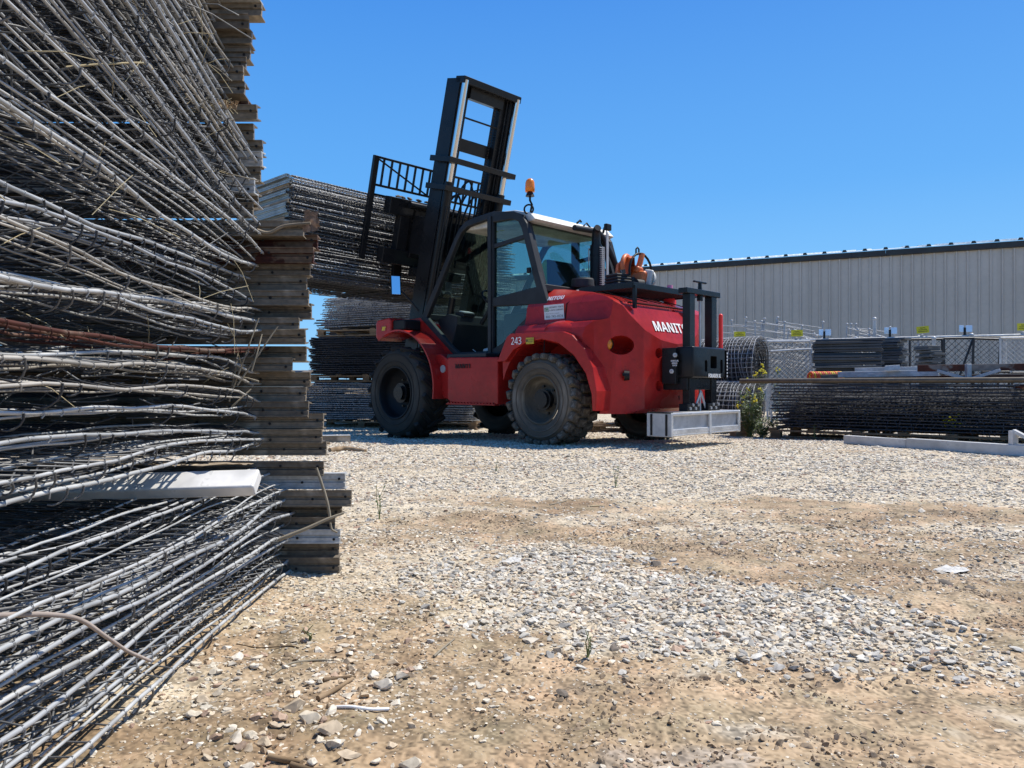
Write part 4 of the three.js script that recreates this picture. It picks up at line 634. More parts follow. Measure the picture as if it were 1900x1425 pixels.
{ // cut-off saw on the platform
  const p = worldOf(-.42, 1.60, 1.05), t = thing('cutoff_saw', 'orange and white cutting saw with black wrap handle on the hood platform', 'saw', null, p.x, p.y + .02, p.z, fkRY - .25);
  const S = (nm, g, m) => g.mesh(nm, m, t, 1);
  const base = new GB(); for (let k = 0; k < 5; k++) base.rbox(.24 - .012 * Math.abs(k - 1), .030, .20, .04, .025 + k * .032, -.18, .012); S('air_filter', base, mat.plastic);
  const body = new GB(); body.rbox(.20, .17, .12, -.04, .13, .05, .035, .1, .2, .15, 3).rbox(.13, .08, .10, -.02, .23, .03, .03, .2, 0, .3, 3); S('engine_housing', body, mat.orange);
  const cover = new GB(); cover.cyl(.085, .10, .04, -.10, .13, .14, 'z', 22).rbox(.10, .20, .05, -.13, .12, .09, .02, 0, .5, .2, 2); S('starter_cover', cover, mat.cream);
  const grey = new GB(); grey.rbox(.16, .13, .12, .02, .08, -.04, .03, 0, .4, 0, 2).cyl(.05, .05, .10, -.12, .06, -.02, 'z', 16); S('crankcase', grey, mat.plastic);
  const top = new GB(); const arc = (a0, a1, r0, c, ry) => { const a = []; for (let k = 0; k <= 14; k++) { const f = lerp(a0, a1, k / 14); a.push(V(c.x + r0 * Math.cos(f) * Math.cos(ry), c.y + r0 * 1.0 * Math.sin(f), c.z + r0 * Math.cos(f) * Math.sin(ry))); } return a; };
  top.tube(arc(-.3, 3.5, .115, V(.05, .26, -.05), 1.1), t2 => .030 - .008 * Math.abs(t2 - .5), 10); top.tube([V(-.03, .20, .02), V(-.05, .30, .05), V(-.05, .40, .08)], .032, 10).tube([V(.10, .18, -.14), V(.13, .28, -.10), V(.08, .36, -.03)], .026, 10); S('rear_handle', top, mat.orange);
  const guard = new GB(); guard.add(new THREE.CylinderGeometry(.17, .17, .05, 30, 1, false, .4, 3.0), mat4(-.02, .20, -.02, 1.2, .2, .4)); S('wheel_guard', guard, mat.orange);
  const hnd = new GB(); hnd.tube(arc(-.5, 3.4, .20, V(-.05, .20, .06), 1.35), .013, 10); S('wrap_handle', hnd, mat.black);
  const hook = new GB(); hook.tube([V(-.02, .40, .02), V(-.02, .45, .02), V(-.02, .47, .04), V(-.02, .45, .06), V(-.02, .40, .06)], .009, 8).tube([V(.05, .14, -.08), V(-.02, .02, -.02), V(-.05, -.06, .0)], .006, 6); S('strap_hook', hook, mat.black);
}
{ // red fuel bottle beyond the saw
  const p = worldOf(-.45, 1.36, 1.72), t = thing('fuel_bottle', 'red fuel bottle strapped under the far edge of the hood platform', 'bottle', null, p.x, p.y, p.z, 0);
  const g = new THREE.LatheGeometry([[.001, 0], [.066, 0], [.07, .01], [.07, .26], [.05, .30], [.028, .32], [.028, .35], [.001, .35]].map(q => new THREE.Vector2(...q)), 22); put('body', g, mat.safetyRed, t); const c = new GB(); c.cyl(.032, .032, .04, 0, .36, 0, 'y', 16); c.mesh('cap', std(rgb(.75, .25, .40), .4), t);
}
// ---------------------------------------------------------------- panels carried on the forks
{
  const r = mulberry(311), p0 = worldOf(3.22, 0, -.95);
  for (let i = 0; i < 31; i++) {
    const y = 1.955 + i * .0405, top = i === 30, j = rr(-.05, .05, r), out = rr(-.06, .04, r);
    const o = V(p0.x, y, p0.z).addScaledVector(V(Math.sin(FK.a), 0, -Math.cos(FK.a)), j);
    panel({ L: 3.9 + rr(-.05, .05, r), W: 1.25, x: o.x, y, z: o.z, ry: fkRY - Math.PI / 2, seed: 400 + i, lod: 1, rise: xx => -.05 * Math.sin(xx / 3.9 * Math.PI) * (1 - i / 60), edge: (q => () => q)(rr(-.05, .04, r)), chanEnd: -.02, chanOut: out, chanH: .040, dir: -1, chanMat: i % 5 === 2 ? mat.channel[1] : mat.channelBlue, rodMat: r() < .55 ? mat.wire : mat.rod[r() * 3 | 0], rodR: .0075, wireMat: i % 2 ? mat.wire : mat.wireDark, rods: 15, pitch: .045, label: top ? 'topmost wire panel of the load raised on the forklift forks' : i === 0 ? 'lowest wire panel of the load resting on the forks' : nth(i + 1) + ' wire panel up in the load on the forklift forks', group: 'panels raised on the forks' });
  }
}
function bundle(x, z, yb, n, dirX, dirZ, L, W, seed, label, group, o = {}) {   // a low stack; x, z is its left front corner, dir its long side
  const r = mulberry(seed), ry = Math.atan2(-dirZ, dirX);
  for (let i = 0; i < n; i++) {
    const j = rr(-.05, .05, r), y = yb + i * (o.step || .038);
    panel({ L: L + rr(-.04, .04, r), W, x: x + dirX * j, y, z: z + dirZ * j, ry, seed: seed * 50 + i, lod: 1, rise: xx => (o.sag || 0) * Math.sin(xx / L * Math.PI), edge: () => 0, chanEnd: -.02, chanOut: rr(-.05, .03, r), chanH: .036, dir: -1, chanMat: o.chan === false ? null : mat.channelBlue, rodMat: o.dark ? mat.wireDark : mat.rod[1], rodR: .007, wireMat: o.dark ? mat.wireDark : mat.wire, rods: 14, pitch: o.pitch || .05, label: nth(i + 1) + ' ' + label, group });
  }
}
function skid(x, z, y, dirX, dirZ, L, W, label, group, m = mat.woodGrey) {     // a timber pallet: two runners' boards and blocks
  const t = thing('pallet', label, 'pallet', group, x, y, z, Math.atan2(-dirZ, dirX));
  for (const zz of [-.05, -W / 2, -W + .05]) { const g = new GB(); g.rbox(L, .022, .09, L / 2, .103, zz, .003); g.mesh('top_board', m, t); const g2 = new GB(); g2.rbox(L, .022, .09, L / 2, .013, zz, .003); g2.mesh('bottom_board', m, t); for (let k = 0; k < 4; k++) { const b = new GB(); b.rbox(.12, .066, .09, .08 + k * (L - .16) / 3, .058, zz, .003); b.mesh('block', m, t); } }
  for (let k = 0; k < 7; k++) { const g = new GB(); g.rbox(.10, .018, W, .05 + k * (L - .1) / 6, .124, -W / 2, .003); g.mesh('deck_board', m, t); }
  return t;
}
{ // stacks at the back, between the tall pile and the forklift
  const dx = .96, dz = .28, D = 13.6, A = pixelAt(566, 700, D), gy = groundY(A.x, A.z);
  skid(A.x, A.z, gy, dx, dz, 3.2, 1.5, 'weathered pallet under the wire stacks behind the forklift', null);
  bundle(A.x, A.z, gy + .16, 17, dx, dz, 3.2, 1.5, 71, 'wire panel up in the lower stack behind the forklift', 'panels in the lower rear stack');
  skid(A.x + .08, A.z, gy + .80, dx, dz, 3.2, 1.5, 'pallet between the lower and middle wire stacks behind the forklift', null);
  bundle(A.x + .1, A.z, gy + .96, 17, dx, dz, 3.2, 1.5, 72, 'dark wire panel up in the middle stack behind the forklift', 'panels in the middle rear stack', { dark: true });
  skid(A.x + .2, A.z, gy + 1.60, dx, dz, 3.2, 1.5, 'pale pallet under the top wire stack behind the forklift', null, mat.wood);
  bundle(A.x + .3, A.z, gy + 1.77, 14, dx, dz, 3.0, 1.5, 73, 'wire panel up in the top stack behind the forklift', 'panels in the top rear stack', { chan: false, sag: .03 });
  const tb = new GB(); tb.tube([V(0, 0, 0), V(1.5, -.05, .4)], .025, 10); const o = tb.mesh('steel_tube', mat.rod[1], scene, 0); o.position.set(A.x + .25, gy + 2.35, A.z); tag(o, 'grey steel tube lying on the top wire stack behind the forklift', 'tube');
  bundle(A.x - .3, A.z - 1.9, gy + .1, 40, dx, dz, 3.6, 1.2, 74, 'wire panel up in the stack farthest behind the forklift', 'panels in the farthest stack', { dark: true, step: .05, chan: false });
  // boards and skids seen under the forklift
  const q = pixelAt(1085, 790, 11.6), g2 = groundY(q.x, q.z); skid(q.x, q.z, g2, .95, .3, 1.9, 1.0, 'low timber pallet on the ground beyond the far rear wheel', null);
}
{ // long low stack on the right
  const dx = .78, dz = .626, A = V(3.20, 0, -9.45), gy = groundY(A.x, A.z) + .0, ry = Math.atan2(-dz, dx);
  skid(A.x - .05, A.z, gy, dx, dz, 3.0, 1.5, 'dark timber pallet under the long wire stack beside the weeds', null);
  bundle(A.x, A.z, gy + .155, 15, dx, dz, 4.0, 1.5, 81, 'dark wire panel up in the low stack with pipes on top', 'panels in the long low stack', { dark: true, step: .0355, pitch: .055, chan: false });
  const yT = gy + .155 + 15 * .0355, at = (s, w, h = 0) => V(A.x + dx * s + dz * w * 1 - 0, yT + h, A.z + dz * s - dx * w);
  const put2 = (nm, label, cat, g, m, uv = 1, grp) => tag(g.mesh(nm, m, scene, uv), label, cat, grp);
  for (const [s0, w, h, rad, lb] of [[-.42, .02, .022, .030, 'long grey steel pipe along the front edge of the low stack'], [-.32, .55, .022, .026, 'long steel pipe lying across the middle of the low stack'], [-.1, 1.05, .025, .026, 'long steel pipe along the rear of the low stack']]) { const g = new GB(); g.tube([at(s0, w, h), at(2, w + .02, h), at(4.1, w - .02, h)], rad, 12, false); g.tube([at(s0 - .001, w, h), at(s0 + .01, w, h)], rad * .8, 12); put2('steel_pipe', lb, 'pipe', g, mat.pipe, 0); }
  // pale crumpled mesh that lies on top catches the sun
  const cr = new GB(), r = mulberry(6); for (let k = 0; k < 240; k++) { const s = rr(-.1, 3.9, r), w = rr(.05, 1.3, r); cr.tube([at(s, w, .012), at(s + .05, w + .03, .02 + .02 * r()), at(s + .11, w - .02, .012)], .006, 4); } put2('loose_wire_scraps', 'pale wire offcuts strewn over the top of the low stack', 'wire', stuffGB(cr), mat.rod[2], 0);
  function stuffGB(g) { return g; }
  // rusty white beam with a V bracket
  const bt = thing('rusty_beam', 'rusty white painted beam with V shaped bracket on the low stack', 'beam', null, 0, 0, 0); const b0 = at(1.55, .30, .16), b1 = at(2.75, .34, .16);
  const rustWhite = std(rgb(.80, .72, .66), .75, .1, { map: texRust }); const g1 = new GB(); g1.bar(b0, b1, .06, .075); g1.mesh('beam', rustWhite, bt, 1.3); const mid = at(2.05, .28, 0);
  const g3 = new GB(); g3.bar(mid.clone().add(V(0, .03, 0)), mid.clone().add(V(0, .20, 0)), .05, .05, V(1, 0, 0)); g3.mesh('bracket_post', mat.aluDull, bt); for (const s of [-.30, .30]) { const g4 = new GB(); g4.bar(mid.clone().add(V(0, .03, 0)), at(2.05 + s, .28, .13), .04, .035); g4.mesh('bracket_arm', mat.aluDull, bt); }
  // channels and timbers on the left part of the top
  const list = [[.60, 1.70, .62, .10, .07, mat.channel[3], 'galvanised channel lying near the dark board stack'], [.75, 1.80, .80, .16, .05, mat.channel[3], 'upper galvanised channel crossing the low stack'], [1.05, 2.6, .95, .05, .06, mat.channelRust, 'brown rusty channel under the white beam'], [.35, .55, .75, .03, .14, mat.channel[2], 'short dark steel box end on the low stack'], [1.9, 2.9, 1.2, .07, .06, mat.channel[2], 'dark steel channel at the rear of the low stack'], [1.15, 1.30, .55, .17, .06, mat.whitePaint, 'small white rust marked bracket end on the low stack']];
  for (const [s0, s1, w, h, hh, m, lb] of list) { const g = new GB(); g.bar(at(s0, w, h), at(s1, w + .05, h + .01), .06, hh); put2('steel_channel', lb, 'channel', g, m); }
  // short pipe with a white cap that sticks out of the stack
  const cp = thing('pipe_stub', 'short pipe with a white cap sticking out of the low stack', 'pipe', null, 0, 0, 0), pc = at(2.72, -.06, -.055); const g5 = new GB(); g5.tube([at(2.50, .05, -.05), pc], .028, 12); g5.mesh('pipe', mat.channelRust, cp, 0); const g6 = new GB(); g6.add(new THREE.SphereGeometry(.034, 16, 10), mat4(pc.x, pc.y, pc.z)); g6.mesh('cap', mat.white, cp);
  // orange net roll
  const nr = thing('netting_roll', 'roll of orange and yellow plastic netting behind the low stack', 'netting', null, 0, 0, 0), n0 = at(.05, 1.30, .08), n1 = at(.42, 1.34, .08), ax = n1.clone().sub(n0);
  const net = [new GB(), new GB()]; for (let k = 0; k < 16; k++) { const c = n0.clone().addScaledVector(ax, k / 15), pts = []; for (let q = 0; q < 18; q++) { const a = q / 18 * 6.283; pts.push(c.clone().add(V(.03 * Math.cos(a) * .5, .065 * Math.sin(a), .065 * Math.cos(a)))); } net[k % 3 === 1 || k > 9 && k % 2 ? 1 : 0].tube(pts, .012, 5, false, true); }
  net[0].mesh('orange_net', std(rgb(.85, .12, .04), .6), nr, 0); net[1].mesh('yellow_net', std(rgb(.80, .50, .03), .6), nr, 0);
  // white beam with two triangular brackets on the gravel
  const Pa = V(3.46, 0, -7.98), Pb = V(4.62, 0, -6.05), e = Pb.clone().sub(Pa).normalize(), yl = groundY(3.9, -7.2) + .045;
  const bm = thing('white_rail', 'grey white steel rail with two triangular brackets lying on the gravel', 'rail', null, 0, 0, 0); const seg = (f0, f1, w, h, dy, m, nm) => { const g = new GB(), a = Pa.clone().lerp(Pb, f0), b = Pa.clone().lerp(Pb, f1); a.y = b.y = yl + dy; g.bar(a, b, w, h); g.mesh(nm, m, bm); };
  seg(0, .30, .07, .085, .0, mat.railPaint, 'rail'); seg(.302, 1, .075, .095, .004, mat.railPaint, 'rail');
  for (const f of [.72, .86]) { const c = Pa.clone().lerp(Pb, f); c.y = yl + .05; const g = new GB(); g.bar(c, c.clone().add(V(0, .12, 0)), .06, .05, V(1, 0, 0)).bar(c.clone().add(V(0, .12, 0)).addScaledVector(e, .0), c.clone().addScaledVector(e, .24), .05, .03).bar(c, c.clone().addScaledVector(e, .2), .05, .02); g.mesh('bracket', mat.railPaint, bm); }
  { const c = Pa.clone().lerp(Pb, .842); c.y = yl + .10; const g = new GB(); g.rbox(.10, .085, .03, 0, 0, 0, .004); const o = g.mesh('red_reflector', mat.safetyRed, bm); o.position.copy(c).add(V(-.02, 0, .03)); o.rotation.y = Math.atan2(-e.z, e.x); }
  // timber block between the magnet bar and the weeds
  const w0 = pixelAt(1372, 800, 9.9), wg = groundY(w0.x, w0.z), wb = new GB(); wb.rbox(.20, .15, .14, w0.x, wg + .075, w0.z, .008, 0, .3).rbox(.22, .05, .3, w0.x - .06, wg + .17, w0.z - .1, .006, 0, .3); put2('timber_block', 'split weathered timber block beside the green weeds', 'timber', wb, mat.wood);
}
// ---------------------------------------------------------------- goods along the far side of the yard
const WALL = V(.9, 0, .44).normalize(), wallRY = Math.atan2(-WALL.z, WALL.x);
function meshFill(g, w, h, cell, r, ox = 0, oy = 0) {                // woven diamond mesh in the x,y plane
  for (let c = -h; c < w; c += cell) { const a = [Math.max(0, c), Math.max(0, -c)], b = [Math.min(w, c + h), Math.min(h, w - c)]; if (b[0] <= a[0]) continue; g.tube([V(ox + a[0], oy + a[1], .003), V(ox + b[0], oy + b[1], .003)], r, 3, false); g.tube([V(ox + w - a[0], oy + a[1], -.003), V(ox + w - b[0], oy + b[1], -.003)], r, 3, false); }
  return g;
}
{ // fence line with a top rail
  const a = pixelAt(1400, 633.6, 19.5), b = pixelAt(2060, 616, 16.4), L = a.distanceTo(b), gy = groundY(b.x, b.z), e = b.clone().sub(a).normalize(), ry = Math.atan2(-e.z, e.x), H = 1.74;
  const t = thing('chain_link_fence', 'chain link fence with galvanised top rail in front of the metal building', 'fence', null, a.x, a.y - H, a.z, ry); t.rotation.z = 0;
  const g = new GB(); g.tube([V(0, H, 0), V(L, H, 0)], .032, 10); g.mesh('top_rail', mat.rod[2], t, 0);
  for (const px of [1400, 1497, 1590, 1705, 1803, 1930]) { const s = L * ((px - 1400) / 660) * (1 + .17 * (1 - (px - 1400) / 660)); const p = new GB(); p.cyl(.035, .035, H + .2, s, H / 2 - .1, -.03, 'y', 12).add(new THREE.SphereGeometry(.042, 12, 8), mat4(s, H + .02, -.03)); p.mesh('post', mat.rod[1], t); }
  const m = new GB(); meshFill(m, L, H - .1, .13, .0045); stuff(m.mesh('mesh', mat.wire, t, 0));
  // small signs clamped on the rail
  const yel = (() => { const c = document.createElement('canvas'); c.width = 128; c.height = 72; const k = c.getContext('2d'); k.fillStyle = '#c9c022'; k.fillRect(0, 0, 128, 72); k.fillStyle = '#3a380c'; for (const [x, y, w] of [[38, 12, 50], [22, 30, 86], [16, 48, 98]]) for (let q = 0; q < w; q += 11) k.fillRect(x + q, y + (q % 3), 8, 9); const x = new THREE.CanvasTexture(c); x.colorSpace = THREE.SRGBColorSpace; return x; })(), ym = std(rgb(1, 1, 1), .55, 0, { map: yel });
  const railAt = (px) => { const f = (px - 950) / FPX, s = (a.x + f * a.z) / -(e.x + f * e.z); return V(a.x + e.x * s, a.y, a.z + e.z * s).setY(lerp(a.y, a.y, 0)); };
  for (const [px, tilt, lb] of [[1372, 0, 'beyond the wire rolls'], [1478, .02, 'above the leaning mesh panel'], [1711, .10, 'above the black gates'], [1898, .0, 'above the galvanised gates']]) {
    const p = railAt(px), s = thing('yellow_sign', 'small yellow notice on the fence rail ' + lb, 'sign', null, p.x, p.y + .03, p.z, 0); const c = new GB(); c.rbox(.05, .06, .05, 0, .02, 0, .01); c.mesh('clamp', mat.aluDull, s); const q = new THREE.BoxGeometry(.29, .16, .006); const o = put('plate', q, ym, s); o.position.set(0, .15, .03); o.rotation.z = tilt;
  }
  for (const [px, lb] of [[1530, 'at the dark board stack'], [1652, 'beside the tall post'], [1791, 'over the black gates']]) {
    const p = railAt(px), s = thing('reflector_pair', 'pair of pale blue square plates on the fence rail ' + lb, 'sign', null, p.x, p.y + .03, p.z, 0); for (const d of [-1, 1]) { const q = new GB(); q.rbox(.135, .15, .012, d * .085, .15, 0, .004, 0, d * -.35); q.mesh('plate', std(rgb(.55, .68, .85), .25, .3), s); } const c = new GB(); c.rbox(.05, .20, .03, 0, .08, -.02, .006); c.mesh('clamp', mat.blackSteel, s);
  }
}
function gate(pxL, pxR, yTop, D, o) {                                // a framed mesh gate leaning on the fence
  const a = pixelAt(pxL, yTop, D), b = pixelAt(pxR, yTop, D - (pxR - pxL) / 620), w = Math.hypot(b.x - a.x, b.z - a.z), gy = groundY(a.x, a.z), h = a.y - gy;
  const t = thing(o.name || 'gate', o.label, 'gate', o.group, a.x, gy, a.z, Math.atan2(-(b.z - a.z), b.x - a.x)); t.rotation.x = 0;
  const R = o.r || .024, fr = o.frame; for (const [p, q] of [[V(0, 0, 0), V(0, h, 0)], [V(w, 0, 0), V(w, h, 0)], [V(0, h, 0), V(w, h, 0)], [V(0, .06, 0), V(w, .06, 0)], ...(o.mid ? [[V(0, h * o.mid, 0), V(w, h * o.mid, 0)]] : []), ...(o.diag ? [[V(0, .06, .0), V(w, h, 0)]] : [])]) { const g = new GB(); g.tube([p, q], R, 8); g.mesh('frame_tube', fr, t, 0); }
  const m = new GB(); meshFill(m, w, h, o.cell || .11, o.wr || .0045); stuff(m.mesh('mesh', o.mesh || fr, t, 0)); if (o.lean) t.rotation.set(-.0, t.rotation.y, o.lean, 'YXZ'); return t;
}
const blk = std(rgb(.012, .012, .014), .45);
gate(1688, 1748, 630, 17.2, { frame: blk, label: 'narrow black gate beside the dark board stacks', mid: .5 });
gate(1752, 1806, 628, 16.8, { frame: blk, label: 'wide black mesh gate under the pale blue plates', diag: true, cell: .14, wr: .006 });
gate(1799, 1848, 628, 16.6, { frame: blk, label: 'black gate leaning beside the galvanised gates', lean: -.05 });
gate(1822, 1872, 690, 15.6, { frame: blk, label: 'low black gate standing in front of the others', mid: .5 });
gate(1878, 1950, 692, 15.3, { frame: blk, label: 'second low black gate before the galvanised mesh gate', mid: .5 });
gate(1856, 1990, 627, 16.2, { frame: mat.rod[2], mesh: mat.rod[1], label: 'galvanised mesh gate at the end of the black gates', cell: .10, wr: .006 });
gate(1432, 1512, 652, 15.5, { frame: mat.rod[1], mesh: mat.wire, label: 'galvanised mesh panel leaning behind the orange netting', cell: .10, wr: .007, lean: .05 });
gate(1424, 1503, 634, 17.6, { frame: mat.rod[1], mesh: mat.wireDark, label: 'tall mesh gate between the wire rolls and dark boards', cell: .12, mid: .5 });
for (const [px, y, D, lb] of [[1733, 628, 17, 'grey steel post standing between two black gates'], [1803, 622, 16.9, 'wide galvanised post behind the black gates'], [1623, 592, 18.6, 'tall round post rising behind the dark board stack'], [1864, 630, 16.4, 'thin galvanised post beside the galvanised mesh gate']]) { const p = pixelAt(px, y, D), gy = groundY(p.x, p.z), g = new GB(); g.cyl(.04, .04, p.y - gy, 0, (p.y - gy) / 2, 0, 'y', 12).add(new THREE.SphereGeometry(.05, 12, 8), mat4(0, p.y - gy, 0)); const o = g.mesh('fence_post', mat.rod[2], scene); o.position.set(p.x, gy, p.z); tag(o, lb, 'post'); }
{ // frames with ball tops close to the wall
  const r = mulberry(51); let n = 0;
  for (const [px, y, w, rz, D] of [[1345, 597, .9, -.05, 21], [1362, 595, .8, -.03, 21.3], [1377, 590, 1.0, .05, 20.8], [1400, 593, 1.0, .12, 21.1], [1407, 592, .8, .08, 20.7], [1418, 594, 1.0, .16, 21.2], [1428, 590, 1.15, .10, 20.9], [1445, 613, .7, .14, 20.2], [1452, 613, .7, .16, 20.4], [1563, 602, .5, .06, 20], [1572, 602, .55, .05, 20.2], [1584, 602, .8, .03, 20.1], [1592, 612, .5, 0, 19.6], [1613, 611, .35, 0, 19.5]]) {
    const p = pixelAt(px, y, D), gy = groundY(p.x, p.z), h = p.y - gy, t = thing('tube_frame', n < 9 ? 'galvanised tube gate frame with ball topped posts behind the wire rolls' : 'galvanised tube gate frame leaning on the wall behind the dark boards', 'gate frame', n < 9 ? 'frames behind the wire rolls' : 'frames behind the dark boards', p.x, gy, p.z, wallRY + rr(-.1, .1, r)); n++;
    t.rotation.z = -rz * .8; const hh = h / Math.cos(rz * .8);
    for (const x of [0, w]) { const g = new GB(), q = x ? hh - rr(.05, .3, r) : hh; g.cyl(.022, .022, q, x, q / 2, 0, 'y', 8).add(new THREE.SphereGeometry(.036, 10, 8), mat4(x, q, 0)); g.mesh('post', mat.rod[1], t); }
    for (let k = 0; k < 6; k++) { const g = new GB(), y2 = hh * (1 - .04 - k * .075); g.tube([V(0, y2, 0), V(w, y2 - .12, 0)], .013, 6); g.mesh('rail', mat.rod[1], t, 0); }
  }
}
{ // stacks of dark boards
  const r = mulberry(88), tones = [std(rgb(.055, .062, .072), .5, 0, { map: texGrime }), std(rgb(.045, .05, .06), .5, 0, { map: texGrime }), std(rgb(.085, .092, .10), .5, 0, { map: texGrime })];
  for (const [px0, px1, D, yTop, lb, grp] of [[1512, 1640, 14.0, 627, 'dark grey board up in the wide stack beside the leaning mesh', 'boards in the wide stack'], [1625, 1672, 14.6, 627, 'grey board up narrow stack beside the wide stack', 'boards in the narrow stack'], [1700, 1728, 15.4, 638, 'grey board up in the small stack beside the black gates', 'boards in the small stack']]) {
    const a = pixelAt(px0, yTop, D), b = pixelAt(px1, yTop, D - .35), gy = groundY(a.x, a.z), L = Math.hypot(b.x - a.x, b.z - a.z), ry = Math.atan2(-(b.z - a.z), b.x - a.x), th = .048, n = Math.floor((a.y - gy) / th), geos = [0, 1, 2].map(k => new GB().rbox(L, th * .9, .30, L / 2, 0, -.15, .006).geo(1));
    for (let k = 0; k < n; k++) { const o = put('board', geos[k % 3], tones[r() < .2 ? 2 : r() * 2 | 0], scene); o.position.set(a.x + rr(-.06, .06, r), gy + th * (k + .5), a.z + rr(-.05, .05, r)); o.rotation.set(0, ry + rr(-.05, .05, r), rr(-.012, .012, r)); tag(o, nth(k + 1) + ' ' + lb, 'board', grp); }
  }
}
function wireRoll(c, len, R, ry, label, seed, tilt = 0) {            // rolled fence wire: rings and long wires in several turns
  const r = mulberry(seed), t = thing('wire_roll', label, 'wire roll', null, c.x, c.y, c.z, ry); t.rotation.z = tilt;
  [1, .94, .87, .79, .70, .60, .50].forEach((f, q) => {
    const g = new GB(), n = Math.round(len / (q ? .035 : .06));
    for (let k = 0; k <= n; k++) { const x = -len / 2 + len * k / n + rr(-.012, .012, r), pts = []; for (let s = 0; s < 20; s++) { const a = s / 20 * 6.2832, rad = R * f * (1 + .035 * noise(a * 1.2, k * .2 + q * 3, seed)); pts.push(V(x + .015 * Math.sin(a * 3 + k), rad * Math.sin(a), rad * Math.cos(a))); } g.tube(pts, q ? .0045 : .0055, 3, false, true); }
    for (let s = 0; s < 36; s++) { const a = s / 36 * 6.2832; g.tube([V(-len / 2 - .02, R * f * Math.sin(a), R * f * Math.cos(a)), V(0, R * f * 1.02 * Math.sin(a), R * f * 1.02 * Math.cos(a)), V(len / 2 + .03, R * f * Math.sin(a), R * f * Math.cos(a))], .0035, 3, false); }
    g.mesh('turn', q < 1 ? mat.rod[1] : q < 2 ? mat.wire : mat.wireDark, t, 0);
  });
}
{
  const at = (px, py, D) => pixelAt(px, py, D), gy = groundY(3.3, -11.6);
  wireRoll(V(3.22, gy + 1.02, -11.7), 1.15, .40, -.66, 'upper galvanised wire roll lying on another roll', 1, .02);
  wireRoll(V(3.00, gy + .36, -11.2), 1.1, .40, -.55, 'lower galvanised wire roll beside the green weeds', 2, -.01);
  wireRoll(V(3.15, gy + .36, -12.1), 1.15, .38, -.5, 'dark wire roll standing behind the lower roll', 3, 0);
  wireRoll(V(2.2, gy + .36, -11.7), 1.0, .38, -.25, 'wire roll seen behind the sweeper posts', 4, 0);
}
// ---------------------------------------------------------------- weeds
const leafM = phys(rgb(.065, .115, .035), .75, 0, { transmission: .25, thickness: 0 }), leafM2 = phys(rgb(.14, .20, .05), .75, 0, { transmission: .3, thickness: 0 }), stemM = std(rgb(.14, .17, .06), .85), flowerM = std(rgb(.75, .62, .03), .7);
function leaf(g, p, dir, len, wid) { const n = V(0, 1, 0).cross(dir).normalize().multiplyScalar(wid), a = p, b = p.clone().addScaledVector(dir, len * .5).add(n).add(V(0, len * .08, 0)), c = p.clone().addScaledVector(dir, len), d = p.clone().addScaledVector(dir, len * .5).sub(n).add(V(0, len * .08, 0)), nn = b.clone().sub(a).cross(d.clone().sub(a)).normalize().negate(), o = g.p.length / 3; for (const q of [a, b, c, d]) { g.p.push(q.x, q.y, q.z); g.n.push(nn.x, nn.y, nn.z); g.t.push(0, 0); } g.i.push(o, o + 2, o + 1, o, o + 3, o + 2); }
function weed(x, z, h, spread, nStem, nLeaf, len, label, o = {}) {
  const r = mulberry(Math.round(x * 977 + z * 131)), gy = groundY(x, z), t = thing(o.name || 'weed', label, 'weed', o.group, x, gy, z, 0), st = new GB(), lf = new GB(), lf2 = new GB(), fl = new GB(); let nf = 0;
  for (let s = 0; s < nStem; s++) {
    const a = r() * 6.28, hh = h * rr(.55, 1, r), k = spread * rr(.2, 1, r), tip = V(Math.cos(a) * k, hh, Math.sin(a) * k), b0 = V(rr(-.3, .3, r) * spread * .5, 0, rr(-.3, .3, r) * spread * .5), pts = [0, .33, .66, 1].map(f => b0.clone().lerp(tip, f).add(V(rr(-.015, .015, r), 0, rr(-.015, .015, r)).multiplyScalar(f))); st.tube(pts, u => .004 * (1 - .6 * u) * (o.thick || 1), 4);
    for (let q = 0; q < nLeaf; q++) { const f = rr(.12, 1, r), p = b0.clone().lerp(tip, f), d = V(rr(-1, 1, r), rr(-.3, .7, r), rr(-1, 1, r)).normalize(); leaf(r() < .65 ? lf : lf2, p, d, len * rr(.6, 1.3, r), len * rr(.18, .3, r)); }
    if (o.flowers && r() < o.flowers) { nf++; for (let q = 0; q < 4; q++) fl.add(new THREE.IcosahedronGeometry(.014 * rr(.7, 1.2, r), 0), mat4(tip.x + rr(-.03, .03, r), tip.y + rr(-.02, .03, r), tip.z + rr(-.03, .03, r))); }
  }
  st.mesh('stems', stemM, t, 0); lf.mesh('leaves', leafM, t, 0); if (lf2.i.length) lf2.mesh('pale_leaves', leafM2, t, 0); if (nf) fl.mesh('flowers', flowerM, t, 0); return t;
}
